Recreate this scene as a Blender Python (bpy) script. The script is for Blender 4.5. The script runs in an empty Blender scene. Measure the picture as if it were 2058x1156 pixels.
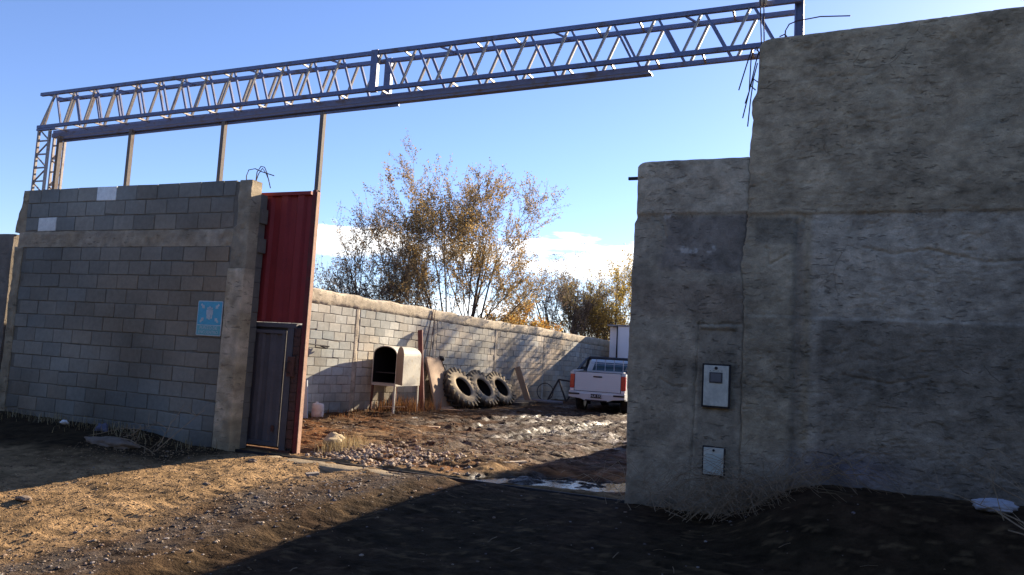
import bpy, bmesh, math, random
import numpy as np
from mathutils import Vector, Matrix

# ------------------------------------------------------------------ camera, sky, sun, exposure
scene = bpy.context.scene
EYE = 1.45
camd = bpy.data.cameras.new('camera'); cam = bpy.data.objects.new('camera', camd)
scene.collection.objects.link(cam); scene.camera = cam
camd.sensor_width = 36.0; camd.lens = 26.0; camd.clip_start = 0.05; camd.clip_end = 3000
_f = 1486.0
_y = np.array([(1646 - 1029) / _f, (744 - 578) / _f, 1.0]); _y /= np.linalg.norm(_y)
_x = -np.array([(-2600 - 1029) / _f, (505 - 578) / _f, 1.0]); _x -= _x.dot(_y) * _y; _x /= np.linalg.norm(_x)
_z = np.cross(_x, _y)
_R = np.stack([_x, _y, _z])
cam.matrix_world = Matrix(((_R[0, 0], -_R[0, 1], -_R[0, 2], 0.0),
                           (_R[1, 0], -_R[1, 1], -_R[1, 2], 0.0),
                           (_R[2, 0], -_R[2, 1], -_R[2, 2], EYE), (0, 0, 0, 1)))

SUN_EL = math.radians(20.5); SUN_AZ = math.radians(17.5)      # azimuth measured from +Y towards +X
world = bpy.data.worlds.new('World'); scene.world = world; world.use_nodes = True
wn = world.node_tree; wn.nodes.clear()


def nd(nt, t, **kw):
    n = nt.nodes.new(t)
    for k, v in kw.items():
        if k.startswith('i_'):
            key = k[2:]
            key = int(key) if key.isdigit() else key
            n.inputs[key].default_value = v
        else:
            setattr(n, k, v)
    return n


def mth(nt, op, a, b=None, c=None, clamp=False):
    n = nt.nodes.new('ShaderNodeMath'); n.operation = op; n.use_clamp = clamp
    for i, v in enumerate((a, b, c)):
        if v is None: continue
        if isinstance(v, (int, float)): n.inputs[i].default_value = v
        else: nt.links.new(v, n.inputs[i])
    return n.outputs[0]


def mixc(nt, fac, a, b, mode='MIX'):
    n = nt.nodes.new('ShaderNodeMix'); n.data_type = 'RGBA'; n.blend_type = mode
    for i, v in ((0, fac), (6, a), (7, b)):
        if isinstance(v, (int, float)): n.inputs[i].default_value = v
        elif isinstance(v, tuple): n.inputs[i].default_value = v
        else: nt.links.new(v, n.inputs[i])
    return n.outputs[2]


sky = nd(wn, 'ShaderNodeTexSky', sky_type='NISHITA', sun_disc=False, sun_elevation=SUN_EL, sun_rotation=SUN_AZ,
         air_density=1.0, dust_density=0.25, ozone_density=2.2, altitude=600)
tc = nd(wn, 'ShaderNodeTexCoord'); sep = nd(wn, 'ShaderNodeSeparateXYZ')
wn.links.new(tc.outputs['Generated'], sep.inputs[0])
az = mth(wn, 'ARCTAN2', sep.outputs[0], sep.outputs[1])
el = mth(wn, 'ARCSINE', sep.outputs[2])
cmb = nd(wn, 'ShaderNodeCombineXYZ')
wn.links.new(mth(wn, 'MULTIPLY', az, 5.0), cmb.inputs[0]); wn.links.new(mth(wn, 'MULTIPLY', el, 26.0), cmb.inputs[1])
cmb.inputs[2].default_value = 3.7
cn = nd(wn, 'ShaderNodeTexNoise', i_Scale=1.0, i_Detail=7.0, i_Roughness=0.62); wn.links.new(cmb.outputs[0], cn.inputs['Vector'])
cmb2 = nd(wn, 'ShaderNodeCombineXYZ'); wn.links.new(mth(wn, 'MULTIPLY', az, 3.2), cmb2.inputs[0])
cn2 = nd(wn, 'ShaderNodeTexNoise', i_Scale=1.0, i_Detail=5.0, i_Roughness=0.55); wn.links.new(cmb2.outputs[0], cn2.inputs['Vector'])
# cloud bank low on the horizon: top at ~9.5 degrees, ragged; base at ~4.5 degrees
top = mth(wn, 'ADD', mth(wn, 'MULTIPLY', mth(wn, 'SUBTRACT', cn2.outputs[0], 0.5), 0.10), 0.163)
m1 = mth(wn, 'MULTIPLY', mth(wn, 'SUBTRACT', top, el), 30.0)
m2 = mth(wn, 'MULTIPLY', mth(wn, 'SUBTRACT', el, 0.112), 34.0)
band = mth(wn, 'MINIMUM', m1, m2)
cl = mth(wn, 'ADD', band, mth(wn, 'MULTIPLY', mth(wn, 'SUBTRACT', cn.outputs[0], 0.5), 3.6))
cl = mth(wn, 'MULTIPLY', cl, 2.2, clamp=True)
frontm = mth(wn, 'MULTIPLY', mth(wn, 'ADD', az, 0.80), 7.0, clamp=True)
wis = mth(wn, 'MULTIPLY', mth(wn, 'SUBTRACT', cn.outputs[0], 0.5), 5.0, clamp=True)
wis = mth(wn, 'MULTIPLY', wis, mth(wn, 'MULTIPLY', mth(wn, 'SUBTRACT', 0.115, el), 25.0, clamp=True))
cl = mth(wn, 'MAXIMUM', cl, wis)
cl = mth(wn, 'MULTIPLY', cl, frontm)
cl = mth(wn, 'MULTIPLY', cl, 0.93)
shade = mth(wn, 'ADD', mth(wn, 'MULTIPLY', cn.outputs[0], 1.2), 0.35, clamp=True)
ccol = mixc(wn, shade, (6.0, 7.3, 9.8, 1), (11.5, 11.5, 11.4, 1))
skyc = mixc(wn, 1.0, sky.outputs[0], (0.88, 0.91, 1.17, 1), 'MULTIPLY')
skyfin = mixc(wn, cl, skyc, ccol)
bg = nd(wn, 'ShaderNodeBackground', i_Strength=0.064); wn.links.new(skyfin, bg.inputs[0])
wo = nd(wn, 'ShaderNodeOutputWorld'); wn.links.new(bg.outputs[0], wo.inputs[0])

sund = bpy.data.lights.new('sun', 'SUN'); sund.energy = 5.0; sund.angle = math.radians(0.53); sund.color = (1.0, 0.83, 0.62)
sun = bpy.data.objects.new('sun', sund); scene.collection.objects.link(sun)
SD = Vector((math.cos(SUN_EL) * math.sin(SUN_AZ), math.cos(SUN_EL) * math.cos(SUN_AZ), math.sin(SUN_EL)))
sun.rotation_euler = SD.to_track_quat('Z', 'Y').to_euler(); sun.location = (5, 20, 15)
scene.view_settings.view_transform = 'Standard'; scene.view_settings.look = 'None'
scene.view_settings.exposure = 1.7; scene.view_settings.gamma = 1.0
scene.render.engine = 'CYCLES'

# ------------------------------------------------------------------ helpers
rng = np.random.default_rng(7); random.seed(7)
COL = scene.collection


def _h(ix, iy, iz, s):
    n = (ix.astype(np.int64) * 374761393 + iy.astype(np.int64) * 668265263 + iz.astype(np.int64) * 2147483647 + s * 974634777) & 0x7fffffff
    n = ((n ^ (n >> 13)) * 1274126177) & 0x7fffffff
    n = (n ^ (n >> 16))
    return (n & 0xffff) / 65535.0


def vnoise(x, y, s=0):
    x = np.asarray(x, float); y = np.asarray(y, float)
    ix = np.floor(x); iy = np.floor(y); fx = x - ix; fy = y - iy
    fx = fx * fx * (3 - 2 * fx); fy = fy * fy * (3 - 2 * fy); z = np.zeros_like(ix)
    a = _h(ix, iy, z, s); b = _h(ix + 1, iy, z, s); c = _h(ix, iy + 1, z, s); d = _h(ix + 1, iy + 1, z, s)
    return (a * (1 - fx) + b * fx) * (1 - fy) + (c * (1 - fx) + d * fx) * fy


def fbm(x, y, s=0, o=4, r=0.5):
    t = 0.0; a = 1.0; n = 0.0
    for i in range(o):
        t = t + a * vnoise(x * 2 ** i, y * 2 ** i, s + i * 17); n += a; a *= r
    return t / n - 0.5          # -0.5..0.5


def sm(t):
    t = np.clip(t, 0, 1); return t * t * (3 - 2 * t)


def lerp(a, b, t): return a + (b - a) * t


MATS = {}


def mat(name, color=(0.5, 0.5, 0.5), rough=0.8, var=0.25, scale=8.0, bump=0.2, bscale=40.0, metal=0.0, attr=False,
        tint=None, trans=0.0, spec=0.3, detail=6.0, wet=False, stretch=None, bdist=0.01, pits=False):
    """principled material, base colour (constant or colour attribute) broken up by noise, plus noise bump"""
    if name in MATS: return MATS[name]
    m = bpy.data.materials.new(name); m.use_nodes = True; nt = m.node_tree; nt.nodes.clear()
    out = nd(nt, 'ShaderNodeOutputMaterial'); p = nd(nt, 'ShaderNodeBsdfPrincipled')
    p.inputs['Roughness'].default_value = rough; p.inputs['Metallic'].default_value = metal
    p.inputs['Specular IOR Level'].default_value = spec
    co = nd(nt, 'ShaderNodeTexCoord').outputs['Object']
    if stretch:
        mp = nd(nt, 'ShaderNodeMapping'); mp.inputs['Scale'].default_value = stretch; nt.links.new(co, mp.inputs[0]); co = mp.outputs[0]
    n1 = nd(nt, 'ShaderNodeTexNoise', i_Scale=scale, i_Detail=detail, i_Roughness=0.62); nt.links.new(co, n1.inputs['Vector'])
    n2 = nd(nt, 'ShaderNodeTexNoise', i_Scale=bscale, i_Detail=5.0, i_Roughness=0.65); nt.links.new(co, n2.inputs['Vector'])
    if attr:
        a = nd(nt, 'ShaderNodeAttribute', attribute_name='Col'); base = a.outputs['Color']
    else:
        r = nd(nt, 'ShaderNodeRGB'); r.outputs[0].default_value = (*color, 1); base = r.outputs[0]
    f = mth(nt, 'ADD', mth(nt, 'MULTIPLY', mth(nt, 'SUBTRACT', n1.outputs[0], 0.5), var * 3.0), 1.0)
    f = mth(nt, 'MULTIPLY', f, mth(nt, 'ADD', mth(nt, 'MULTIPLY', mth(nt, 'SUBTRACT', n2.outputs[0], 0.5), var * 1.8), 1.0))
    f = mth(nt, 'MAXIMUM', f, 0.15)
    vm = nd(nt, 'ShaderNodeVectorMath', operation='SCALE'); nt.links.new(base, vm.inputs[0]); nt.links.new(f, vm.inputs['Scale'])
    colr = vm.outputs[0]
    hpit = None
    if pits:
        mp2 = nd(nt, 'ShaderNodeMapping'); mp2.inputs['Scale'].default_value = (9, 9, 30); nt.links.new(co, mp2.inputs[0])
        n3 = nd(nt, 'ShaderNodeTexNoise', i_Scale=1.0, i_Detail=3.0, i_Roughness=0.6, i_Distortion=0.6); nt.links.new(mp2.outputs[0], n3.inputs['Vector'])
        n4 = nd(nt, 'ShaderNodeTexNoise', i_Scale=1.7, i_Detail=3.0); nt.links.new(co, n4.inputs['Vector'])
        vo = nd(nt, 'ShaderNodeTexVoronoi', feature='DISTANCE_TO_EDGE', i_Scale=1.3)
        wv = nd(nt, 'ShaderNodeVectorMath', operation='ADD'); nt.links.new(co, wv.inputs[0])
        ws = nd(nt, 'ShaderNodeVectorMath', operation='SCALE', i_Scale=0.35); nt.links.new(n4.outputs['Color'], ws.inputs[0]); nt.links.new(ws.outputs[0], wv.inputs[1]); nt.links.new(wv.outputs[0], vo.inputs['Vector'])
        dash = mth(nt, 'MULTIPLY', mth(nt, 'SUBTRACT', n3.outputs[0], 0.60), 22.0, clamp=True)
        dash = mth(nt, 'MULTIPLY', dash, mth(nt, 'MULTIPLY', mth(nt, 'SUBTRACT', n4.outputs[0], 0.40), 6.0, clamp=True))
        hair = mth(nt, 'MULTIPLY', mth(nt, 'SUBTRACT', 0.0045, vo.outputs[0]), 400.0, clamp=True)
        hair = mth(nt, 'MULTIPLY', hair, mth(nt, 'MULTIPLY', mth(nt, 'SUBTRACT', n4.outputs[0], 0.56), 10.0, clamp=True))
        hpit = mth(nt, 'MAXIMUM', dash, hair)
        vm2 = nd(nt, 'ShaderNodeVectorMath', operation='SCALE'); nt.links.new(colr, vm2.inputs[0]); nt.links.new(mth(nt, 'SUBTRACT', 1.0, mth(nt, 'MULTIPLY', hpit, 0.36)), vm2.inputs['Scale'])
        colr = vm2.outputs[0]
    if tint:
        tm = mth(nt, 'MULTIPLY', mth(nt, 'SUBTRACT', n1.outputs[0], 0.52), 6.0, clamp=True)
        colr = mixc(nt, tm, colr, (*tint, 1))
    nt.links.new(colr, p.inputs['Base Color'])
    if wet:
        a = nd(nt, 'ShaderNodeAttribute', attribute_name='Wet')
        w = mth(nt, 'MULTIPLY', a.outputs['Fac'], mth(nt, 'MULTIPLY', mth(nt, 'SUBTRACT', n1.outputs[0], 0.35), 5.0, clamp=True))
        nt.links.new(mth(nt, 'SUBTRACT', rough, mth(nt, 'MULTIPLY', w, rough - 0.30)), p.inputs['Roughness'])
        nt.links.new(mth(nt, 'ADD', spec, mth(nt, 'MULTIPLY', w, 0.4)), p.inputs['Specular IOR Level'])
    if bump > 0:
        hh = mth(nt, 'ADD', n2.outputs[0], mth(nt, 'MULTIPLY', n1.outputs[0], 0.8))
        if hpit is not None: hh = mth(nt, 'SUBTRACT', hh, hpit)
        b = nd(nt, 'ShaderNodeBump', i_Strength=bump, i_Distance=bdist); nt.links.new(hh, b.inputs['Height']); nt.links.new(b.outputs[0], p.inputs['Normal'])
    sh = p.outputs[0]
    if trans > 0:
        t = nd(nt, 'ShaderNodeBsdfTranslucent'); nt.links.new(colr, t.inputs[0])
        ms = nd(nt, 'ShaderNodeMixShader'); ms.inputs[0].default_value = trans
        nt.links.new(sh, ms.inputs[1]); nt.links.new(t.outputs[0], ms.inputs[2]); sh = ms.outputs[0]
    nt.links.new(sh, out.inputs[0]); MATS[name] = m
    return m


class MB:
    def __init__(s): s.v = []; s.f = []; s.c = []; s.col = None
    def add(s, vs, fs, col=None):
        b = len(s.v); s.v.extend([tuple(map(float, v)) for v in vs]); s.f.extend([tuple(b + i for i in f) for f in fs])
        s.c.extend(col if isinstance(col, list) else [col if col is not None else (0.5, 0.5, 0.5)] * len(vs))
    def box(s, a, b, col=None, M=None):
        (x0, y0, z0), (x1, y1, z1) = a, b
        vs = [(x0, y0, z0), (x1, y0, z0), (x1, y1, z0), (x0, y1, z0), (x0, y0, z1), (x1, y0, z1), (x1, y1, z1), (x0, y1, z1)]
        if M is not None: vs = [tuple(M @ Vector(v)) for v in vs]
        s.add(vs, [(0, 3, 2, 1), (4, 5, 6, 7), (0, 1, 5, 4), (1, 2, 6, 5), (2, 3, 7, 6), (3, 0, 4, 7)], col)
    def bar(s, p, q, w, h=None, up=(0, 0, 1), col=None):
        """rectangular bar from p to q, width w (sideways), height h (along up)"""
        h = h or w; p = Vector(p); q = Vector(q); d = (q - p).normalized(); u = Vector(up)
        if abs(d.dot(u)) > 0.98: u = Vector((0, 1, 0))
        sd = d.cross(u).normalized(); u = sd.cross(d)
        vs = []
        for e in (p, q):
            for a, b in ((-1, -1), (1, -1), (1, 1), (-1, 1)): vs.append(e + sd * a * w / 2 + u * b * h / 2)
        s.add(vs, [(0, 1, 2, 3), (7, 6, 5, 4), (0, 4, 5, 1), (1, 5, 6, 2), (2, 6, 7, 3), (3, 7, 4, 0)], col)
    def tube(s, pts, r, n=6, col=None, cap=True):
        pts = [Vector(p) for p in pts]; k = len(pts)
        rs = r if hasattr(r, '__len__') else [r] * k
        ref = Vector((0.31, 0.52, 0.8)); vs = []
        for i, p in enumerate(pts):
            d = (pts[min(i + 1, k - 1)] - pts[max(i - 1, 0)]).normalized()
            a = d.cross(ref)
            if a.length < 0.05: a = d.cross(Vector((1, 0, 0)))
            a.normalize(); b = d.cross(a)
            for j in range(n):
                t = 2 * math.pi * j / n; vs.append(p + (a * math.cos(t) + b * math.sin(t)) * rs[i])
        fs = []
        for i in range(k - 1):
            for j in range(n):
                fs.append((i * n + j, i * n + (j + 1) % n, (i + 1) * n + (j + 1) % n, (i + 1) * n + j))
        if cap: fs.append(tuple(range(n - 1, -1, -1))); fs.append(tuple((k - 1) * n + j for j in range(n)))
        s.add(vs, fs, col)
    def prism(s, poly, ax, a, b, col=None):
        """poly of 2d points extruded along axis ax ('x','y','z') from a to b"""
        n = len(poly)
        def P(u, v, t): return {'x': (t, u, v), 'y': (u, t, v), 'z': (u, v, t)}[ax]
        vs = [P(u, v, a) for u, v in poly] + [P(u, v, b) for u, v in poly]
        fs = [tuple(range(n)), tuple(range(2 * n - 1, n - 1, -1))] + [(i, (i + 1) % n + 0, n + (i + 1) % n, n + i)[::-1] for i in range(n)]
        s.add(vs, fs, col)
    def grid(s, X, Y, Z, col=None):
        """2d arrays -> quads"""
        n, m = X.shape; b = len(s.v)
        P = np.stack([X, Y, Z], -1).reshape(-1, 3)
        s.v.extend(map(tuple, P.tolist()))
        idx = (np.arange(n * m).reshape(n, m) + b)
        q = np.stack([idx[:-1, :-1], idx[:-1, 1:], idx[1:, 1:], idx[1:, :-1]], -1).reshape(-1, 4)
        s.f.extend(map(tuple, q.tolist()))
        if col is None: s.c.extend([(0.5, 0.5, 0.5)] * (n * m))
        else: s.c.extend(map(tuple, col.reshape(-1, 3).tolist()))
    def build(s, name, m, parent=None, smooth=False, origin=None, bevel=0, recalc=True, extra=None):
        me = bpy.data.meshes.new(name); V = np.array(s.v)
        off = np.zeros(3)
        o = bpy.data.objects.new(name, me); COL.objects.link(o)
        if origin is not None: off = np.array(origin, float)
        if parent is not None:
            o.parent = parent; off = worldloc(parent)
        elif origin is not None: o.location = tuple(off)
        me.from_pydata((V - off).tolist(), [], s.f); me.update()
        ca = me.color_attributes.new('Col', 'FLOAT_COLOR', 'POINT')
        cc = np.ones((len(s.v), 4)); cc[:, :3] = np.array(s.c); ca.data.foreach_set('color', cc.ravel())
        if extra is not None:
            for k, arr in extra.items():
                at = me.attributes.new(k, 'FLOAT', 'POINT'); at.data.foreach_set('value', np.asarray(arr, float).ravel())
        if recalc and len(s.f) < 60000:
            bm = bmesh.new(); bm.from_mesh(me); bmesh.ops.recalc_face_normals(bm, faces=bm.faces); bm.to_mesh(me); bm.free()
        if smooth: me.polygons.foreach_set('use_smooth', [True] * len(me.polygons))
        me.materials.append(m)
        if bevel:
            b = o.modifiers.new('bevel', 'BEVEL'); b.width = bevel; b.segments = 2; b.limit_method = 'ANGLE'
        return o


def worldloc(o):
    l = np.zeros(3)
    while o is not None: l = l + np.array(o.location); o = o.parent
    return l


def tag(o, label=None, cat=None, group=None, kind=None):
    if label: o['label'] = label
    if cat: o['category'] = cat
    if group: o['group'] = group
    if kind: o['kind'] = kind
    return o


def thing(name, label, cat, loc, group=None):
    o = bpy.data.objects.new(name, None); COL.objects.link(o); o.location = loc; o.empty_display_size = 0.2
    return tag(o, label, cat, group)


F = 7.58            # front plane of the street walls
SX, SY, SK = -10.3, 14.3, 0.08      # yard side wall line: X = SX + SK*(Y-SY)


def wallx(y): return SX + SK * (y - SY)


def gbase(x, y):
    x = np.asarray(x, float); y = np.asarray(y, float)
    z = -.16 * sm((y - 8) / 6) - .08 * sm((y - 15) / 8) - .22 * sm((7.2 - y) / 4)
    # soil mound along the foot of the right wall, and a lower one by the block wall
    z = z + .40 * sm((x + 1.0) / 1.1) * sm((y - 5.7) / 1.5) * sm((8.6 - y) / 0.9)
    z = z + .12 * sm((-7.5 - x) / 1.2) * sm((y - 6.3) / 0.9) * sm((8.6 - y) / 0.9)
    return z


def puddle_mask(x, y):
    # sheltered hollow inside the gate, beside the right wall
    u = (x + 2.75) / 0.95; v = (y - 8.35 - 0.30 * (x + 2.75)) / 0.42
    return np.clip(1.25 - np.sqrt(u * u + v * v) + 0.5 * fbm(x * 2.2, y * 3, 5, 3), 0, 1)


RUTS = [(-7.45, 15.3, .16, 2.2), (-6.35, 15.6, .17, 2.4), (-5.3, 14.6, .15, 1.8), (-6.9, 18.2, .12, 1.6), (-5.0, 17.4, .1, 2.0)]


def gz(x, y):
    x = np.asarray(x, float); y = np.asarray(y, float)
    z = gbase(x, y)
    near = sm((40 - y) / 15) * sm((x + 30) / 12) * sm((30 - x) / 15)
    yard = sm((y - 7.9) / 0.8)
    z = z + near * (0.07 * fbm(x * 0.7, y * 0.7, 1, 3) + 0.05 * fbm(x * 2.6, y * 2.6, 2, 4) * (0.5 + yard))
    # churned mud: sharp little ridges inside the yard
    rid = 1 - np.abs(2 * (fbm(x * 1.1 + .5 * y + 3, y * 3.6, 9, 4, .6) + 0.5) - 1) * 2
    z = z + near * yard * 0.055 * (rid - 0.5)
    z = z + near * (0.02 + 0.012 * yard) * 2 * fbm(x * 9, y * 12, 4, 4, .75)
    # wheel ruts sweeping from the gate to the far right of the yard, and out to the street
    for off in (0.0, 1.55):
        cx = -4.9 + off + 0.14 * (y - 8) * np.where(y > 8, -0.4, 1.5) + 0.1 * np.sin(y * .6)
        z = z - near * 0.035 * np.exp(-((x - cx) / 0.16) ** 2) + near * 0.018 * np.exp(-((np.abs(x - cx) - 0.3) / 0.1) ** 2) + near * .006 * np.sin(y * 42 + 14 * np.abs(x - cx)) * np.exp(-((x - cx) / 0.15) ** 4)
    z = z - (0.052 + .05 * fbm(x * 5, y * 9, 14, 3)) * sm(puddle_mask(x, y) * 2.0)
    for (rx, ry, sl, ln) in RUTS:
        c = rx + sl * (y - ry) + .05 * np.sin(y * 2.1 + rx)
        e = sm((ln - np.abs(y - ry)) / .5)
        z = z - e * .065 * np.exp(-((x - c) / .13) ** 4) + e * .03 * np.exp(-((np.abs(x - c) - .24) / .07) ** 2)
    # trench of the gate rail
    g = np.exp(-((y - 7.66) / 0.09) ** 4) * sm((x + 7.2) / 0.3) * sm((-1.6 - x) / 0.3)
    z = z - g * 0.07
    return z


# ------------------------------------------------------------------ materials
M_conc = mat('cement_render', attr=True, rough=0.95, var=0.34, scale=7.0, bump=0.85, bscale=60, bdist=0.012, detail=9, pits=True)
M_block = mat('cement_block', attr=True, rough=0.95, var=0.22, scale=14, bump=0.5, bscale=110, bdist=0.004)
M_blocky = mat('yard_block', attr=True, rough=0.95, var=0.22, scale=9, bump=0.5, bscale=60, bdist=0.006)
M_mort = mat('mortar', (0.185, 0.165, 0.13), rough=0.95, var=0.3, scale=10, bump=0.5, bscale=60)
M_ground = mat('soil', attr=True, rough=0.95, var=0.42, scale=7.0, bump=0.9, bscale=32, bdist=0.03, detail=9, wet=True, spec=0.06)
M_stone = mat('pebble_stone', attr=True, rough=0.8, var=0.3, scale=12, bump=0.3, bscale=50)
M_steel = mat('painted_steel', (0.13, 0.155, 0.26), rough=0.5, var=0.25, scale=6, bump=0.15, bscale=60, metal=0.2, tint=(0.11, 0.09, 0.09))
M_steelw = mat('sunlit_steel', (0.30, 0.27, 0.25), rough=0.5, var=0.3, scale=6, bump=0.15, bscale=50, metal=0.3, tint=(0.20, 0.13, 0.10))  # paler copy of the beam's steel, sunlight put into its colour
M_red = mat('red_paint', (0.25, 0.028, 0.028), rough=0.6, var=0.2, scale=3, bump=0.2, bscale=30)
M_grey = mat('grey_sheet', (0.105, 0.095, 0.10), rough=0.6, var=0.25, scale=4, bump=0.2, bscale=30)
M_rust = mat('rusty_steel', (0.115, 0.05, 0.035), rough=0.85, var=0.5, scale=9, bump=0.4, bscale=50, tint=(0.06, 0.025, 0.02))
M_dark = mat('dark_iron', (0.035, 0.03, 0.03), rough=0.7, var=0.3, scale=9, bump=0.3)
M_rebar = mat('rebar_steel', (0.06, 0.04, 0.045), rough=0.75, var=0.3, scale=20, bump=0.4, bscale=200)
M_wood = mat('wood_board', (0.36, 0.25, 0.16), rough=0.85, var=0.3, scale=5, bump=0.3, bscale=40, stretch=(6, 6, 1))
M_redwood = mat('reddish_board', (0.13, 0.045, 0.04), rough=0.8, var=0.3, scale=5, bump=0.3)
M_cream = mat('cream_sheet', (0.46, 0.44, 0.37), rough=0.7, var=0.3, scale=6, bump=0.15, tint=(0.34, 0.29, 0.2))
M_brownsheet = mat('brown_sheet', (0.34, 0.22, 0.13), rough=0.75, var=0.2, scale=4, bump=0.2, tint=(0.22, 0.13, 0.08))
M_soot = mat('sooty_steel', (0.012, 0.012, 0.012), rough=0.8, var=0.4, scale=6, bump=0.2)
M_rubber = mat('muddy_rubber', (0.27, 0.225, 0.155), rough=0.95, var=0.35, scale=5, bump=0.5, bscale=50, tint=(0.05, 0.042, 0.035))
M_white = mat('white_plastic', (0.72, 0.71, 0.68), rough=0.5, var=0.08, scale=4, bump=0.05)
M_carw = mat('white_car_paint', (0.52, 0.56, 0.57), rough=0.3, var=0.03, scale=4, bump=0.0, spec=0.5)
M_black = mat('black_plastic', (0.015, 0.015, 0.018), rough=0.4, var=0.1, bump=0.05)
M_tyre = mat('tyre_rubber', (0.02, 0.02, 0.02), rough=0.85, var=0.2, bump=0.2)
M_lamp = mat('red_lens', (0.42, 0.015, 0.012), rough=0.2, var=0.05, bump=0.0, spec=0.6)
M_lampw = mat('clear_lens', (0.7, 0.6, 0.58), rough=0.2, var=0.05, bump=0.0, spec=0.6)
M_glass = mat('car_glass', (0.05, 0.09, 0.11), rough=0.06, var=0.05, bump=0.0, spec=0.9)
M_cabin = mat('cabin_panel', (0.82, 0.82, 0.82), rough=0.5, var=0.06, scale=2, bump=0.03)
M_signb = mat('sign_blue', (0.10, 0.42, 0.56), rough=0.6, var=0.18, scale=14, bump=0.0)
M_signw = mat('sign_white', (0.52, 0.58, 0.58), rough=0.6, var=0.2, scale=25, bump=0.0)
M_signg = mat('sign_green', (0.16, 0.44, 0.46), rough=0.6, var=0.2, scale=25, bump=0.0)
M_box = mat('meter_metal', (0.62, 0.60, 0.50), rough=0.5, var=0.28, scale=9, bump=0.1, metal=0.1)
M_boxd = mat('meter_window', (0.06, 0.065, 0.08), rough=0.25, var=0.15, bump=0.0, spec=0.6)
M_bark = mat('bark', (0.075, 0.058, 0.05), rough=0.95, var=0.35, scale=5, bump=0.5, bscale=25)
M_twig = mat('dry_twig', (0.30, 0.22, 0.14), rough=0.9, var=0.3, scale=12, bump=0.0)
M_leaf = mat('leaves_brown', attr=True, rough=0.75, var=0.15, scale=3, bump=0.0, trans=0.45)
M_straw = mat('dry_grass', attr=True, rough=0.9, var=0.2, scale=9, bump=0.0, trans=0.25)
M_water = mat('still_water', (0.02, 0.018, 0.014), rough=0.05, var=0.1, scale=3, bump=0.12, bscale=9, spec=0.12)
M_tarp = mat('soiled_sack', (0.20, 0.15, 0.11), rough=0.85, var=0.3, scale=6, bump=0.3)
M_bulb = mat('pale_ceramic', (0.55, 0.48, 0.36), rough=0.5, var=0.15, bump=0.1)
M_shed = mat('shed_render', (0.30, 0.28, 0.25), rough=0.9, var=0.25, scale=2, bump=0.3)
M_roof = mat('tin_roof', (0.25, 0.25, 0.26), rough=0.5, var=0.2, scale=3, bump=0.1)

# ------------------------------------------------------------------ ground
def axis(a0, a1, step, lo, hi, g=1.35):
    mid = list(np.arange(a0, a1 + 1e-6, step)); l = []; d = step; p = mid[0]
    while p > lo: d *= g; p -= d; l.append(p)
    h = []; d = step; p = mid[-1]
    while p < hi: d *= g; p += d; h.append(p)
    return np.array(l[::-1] + mid + h)


def axis_y():
    y = [2.6]; 
    while y[-1] < 26: y.append(y[-1] + max(0.03, 0.0042 * y[-1]))
    l = []; d = .04; p = y[0]
    while p > -600: d *= 1.3; p -= d; l.append(p)
    h = []; d = .12; p = y[-1]
    while p < 900: d *= 1.25; p += d; h.append(p)
    return np.array(l[::-1] + y + h)


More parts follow.
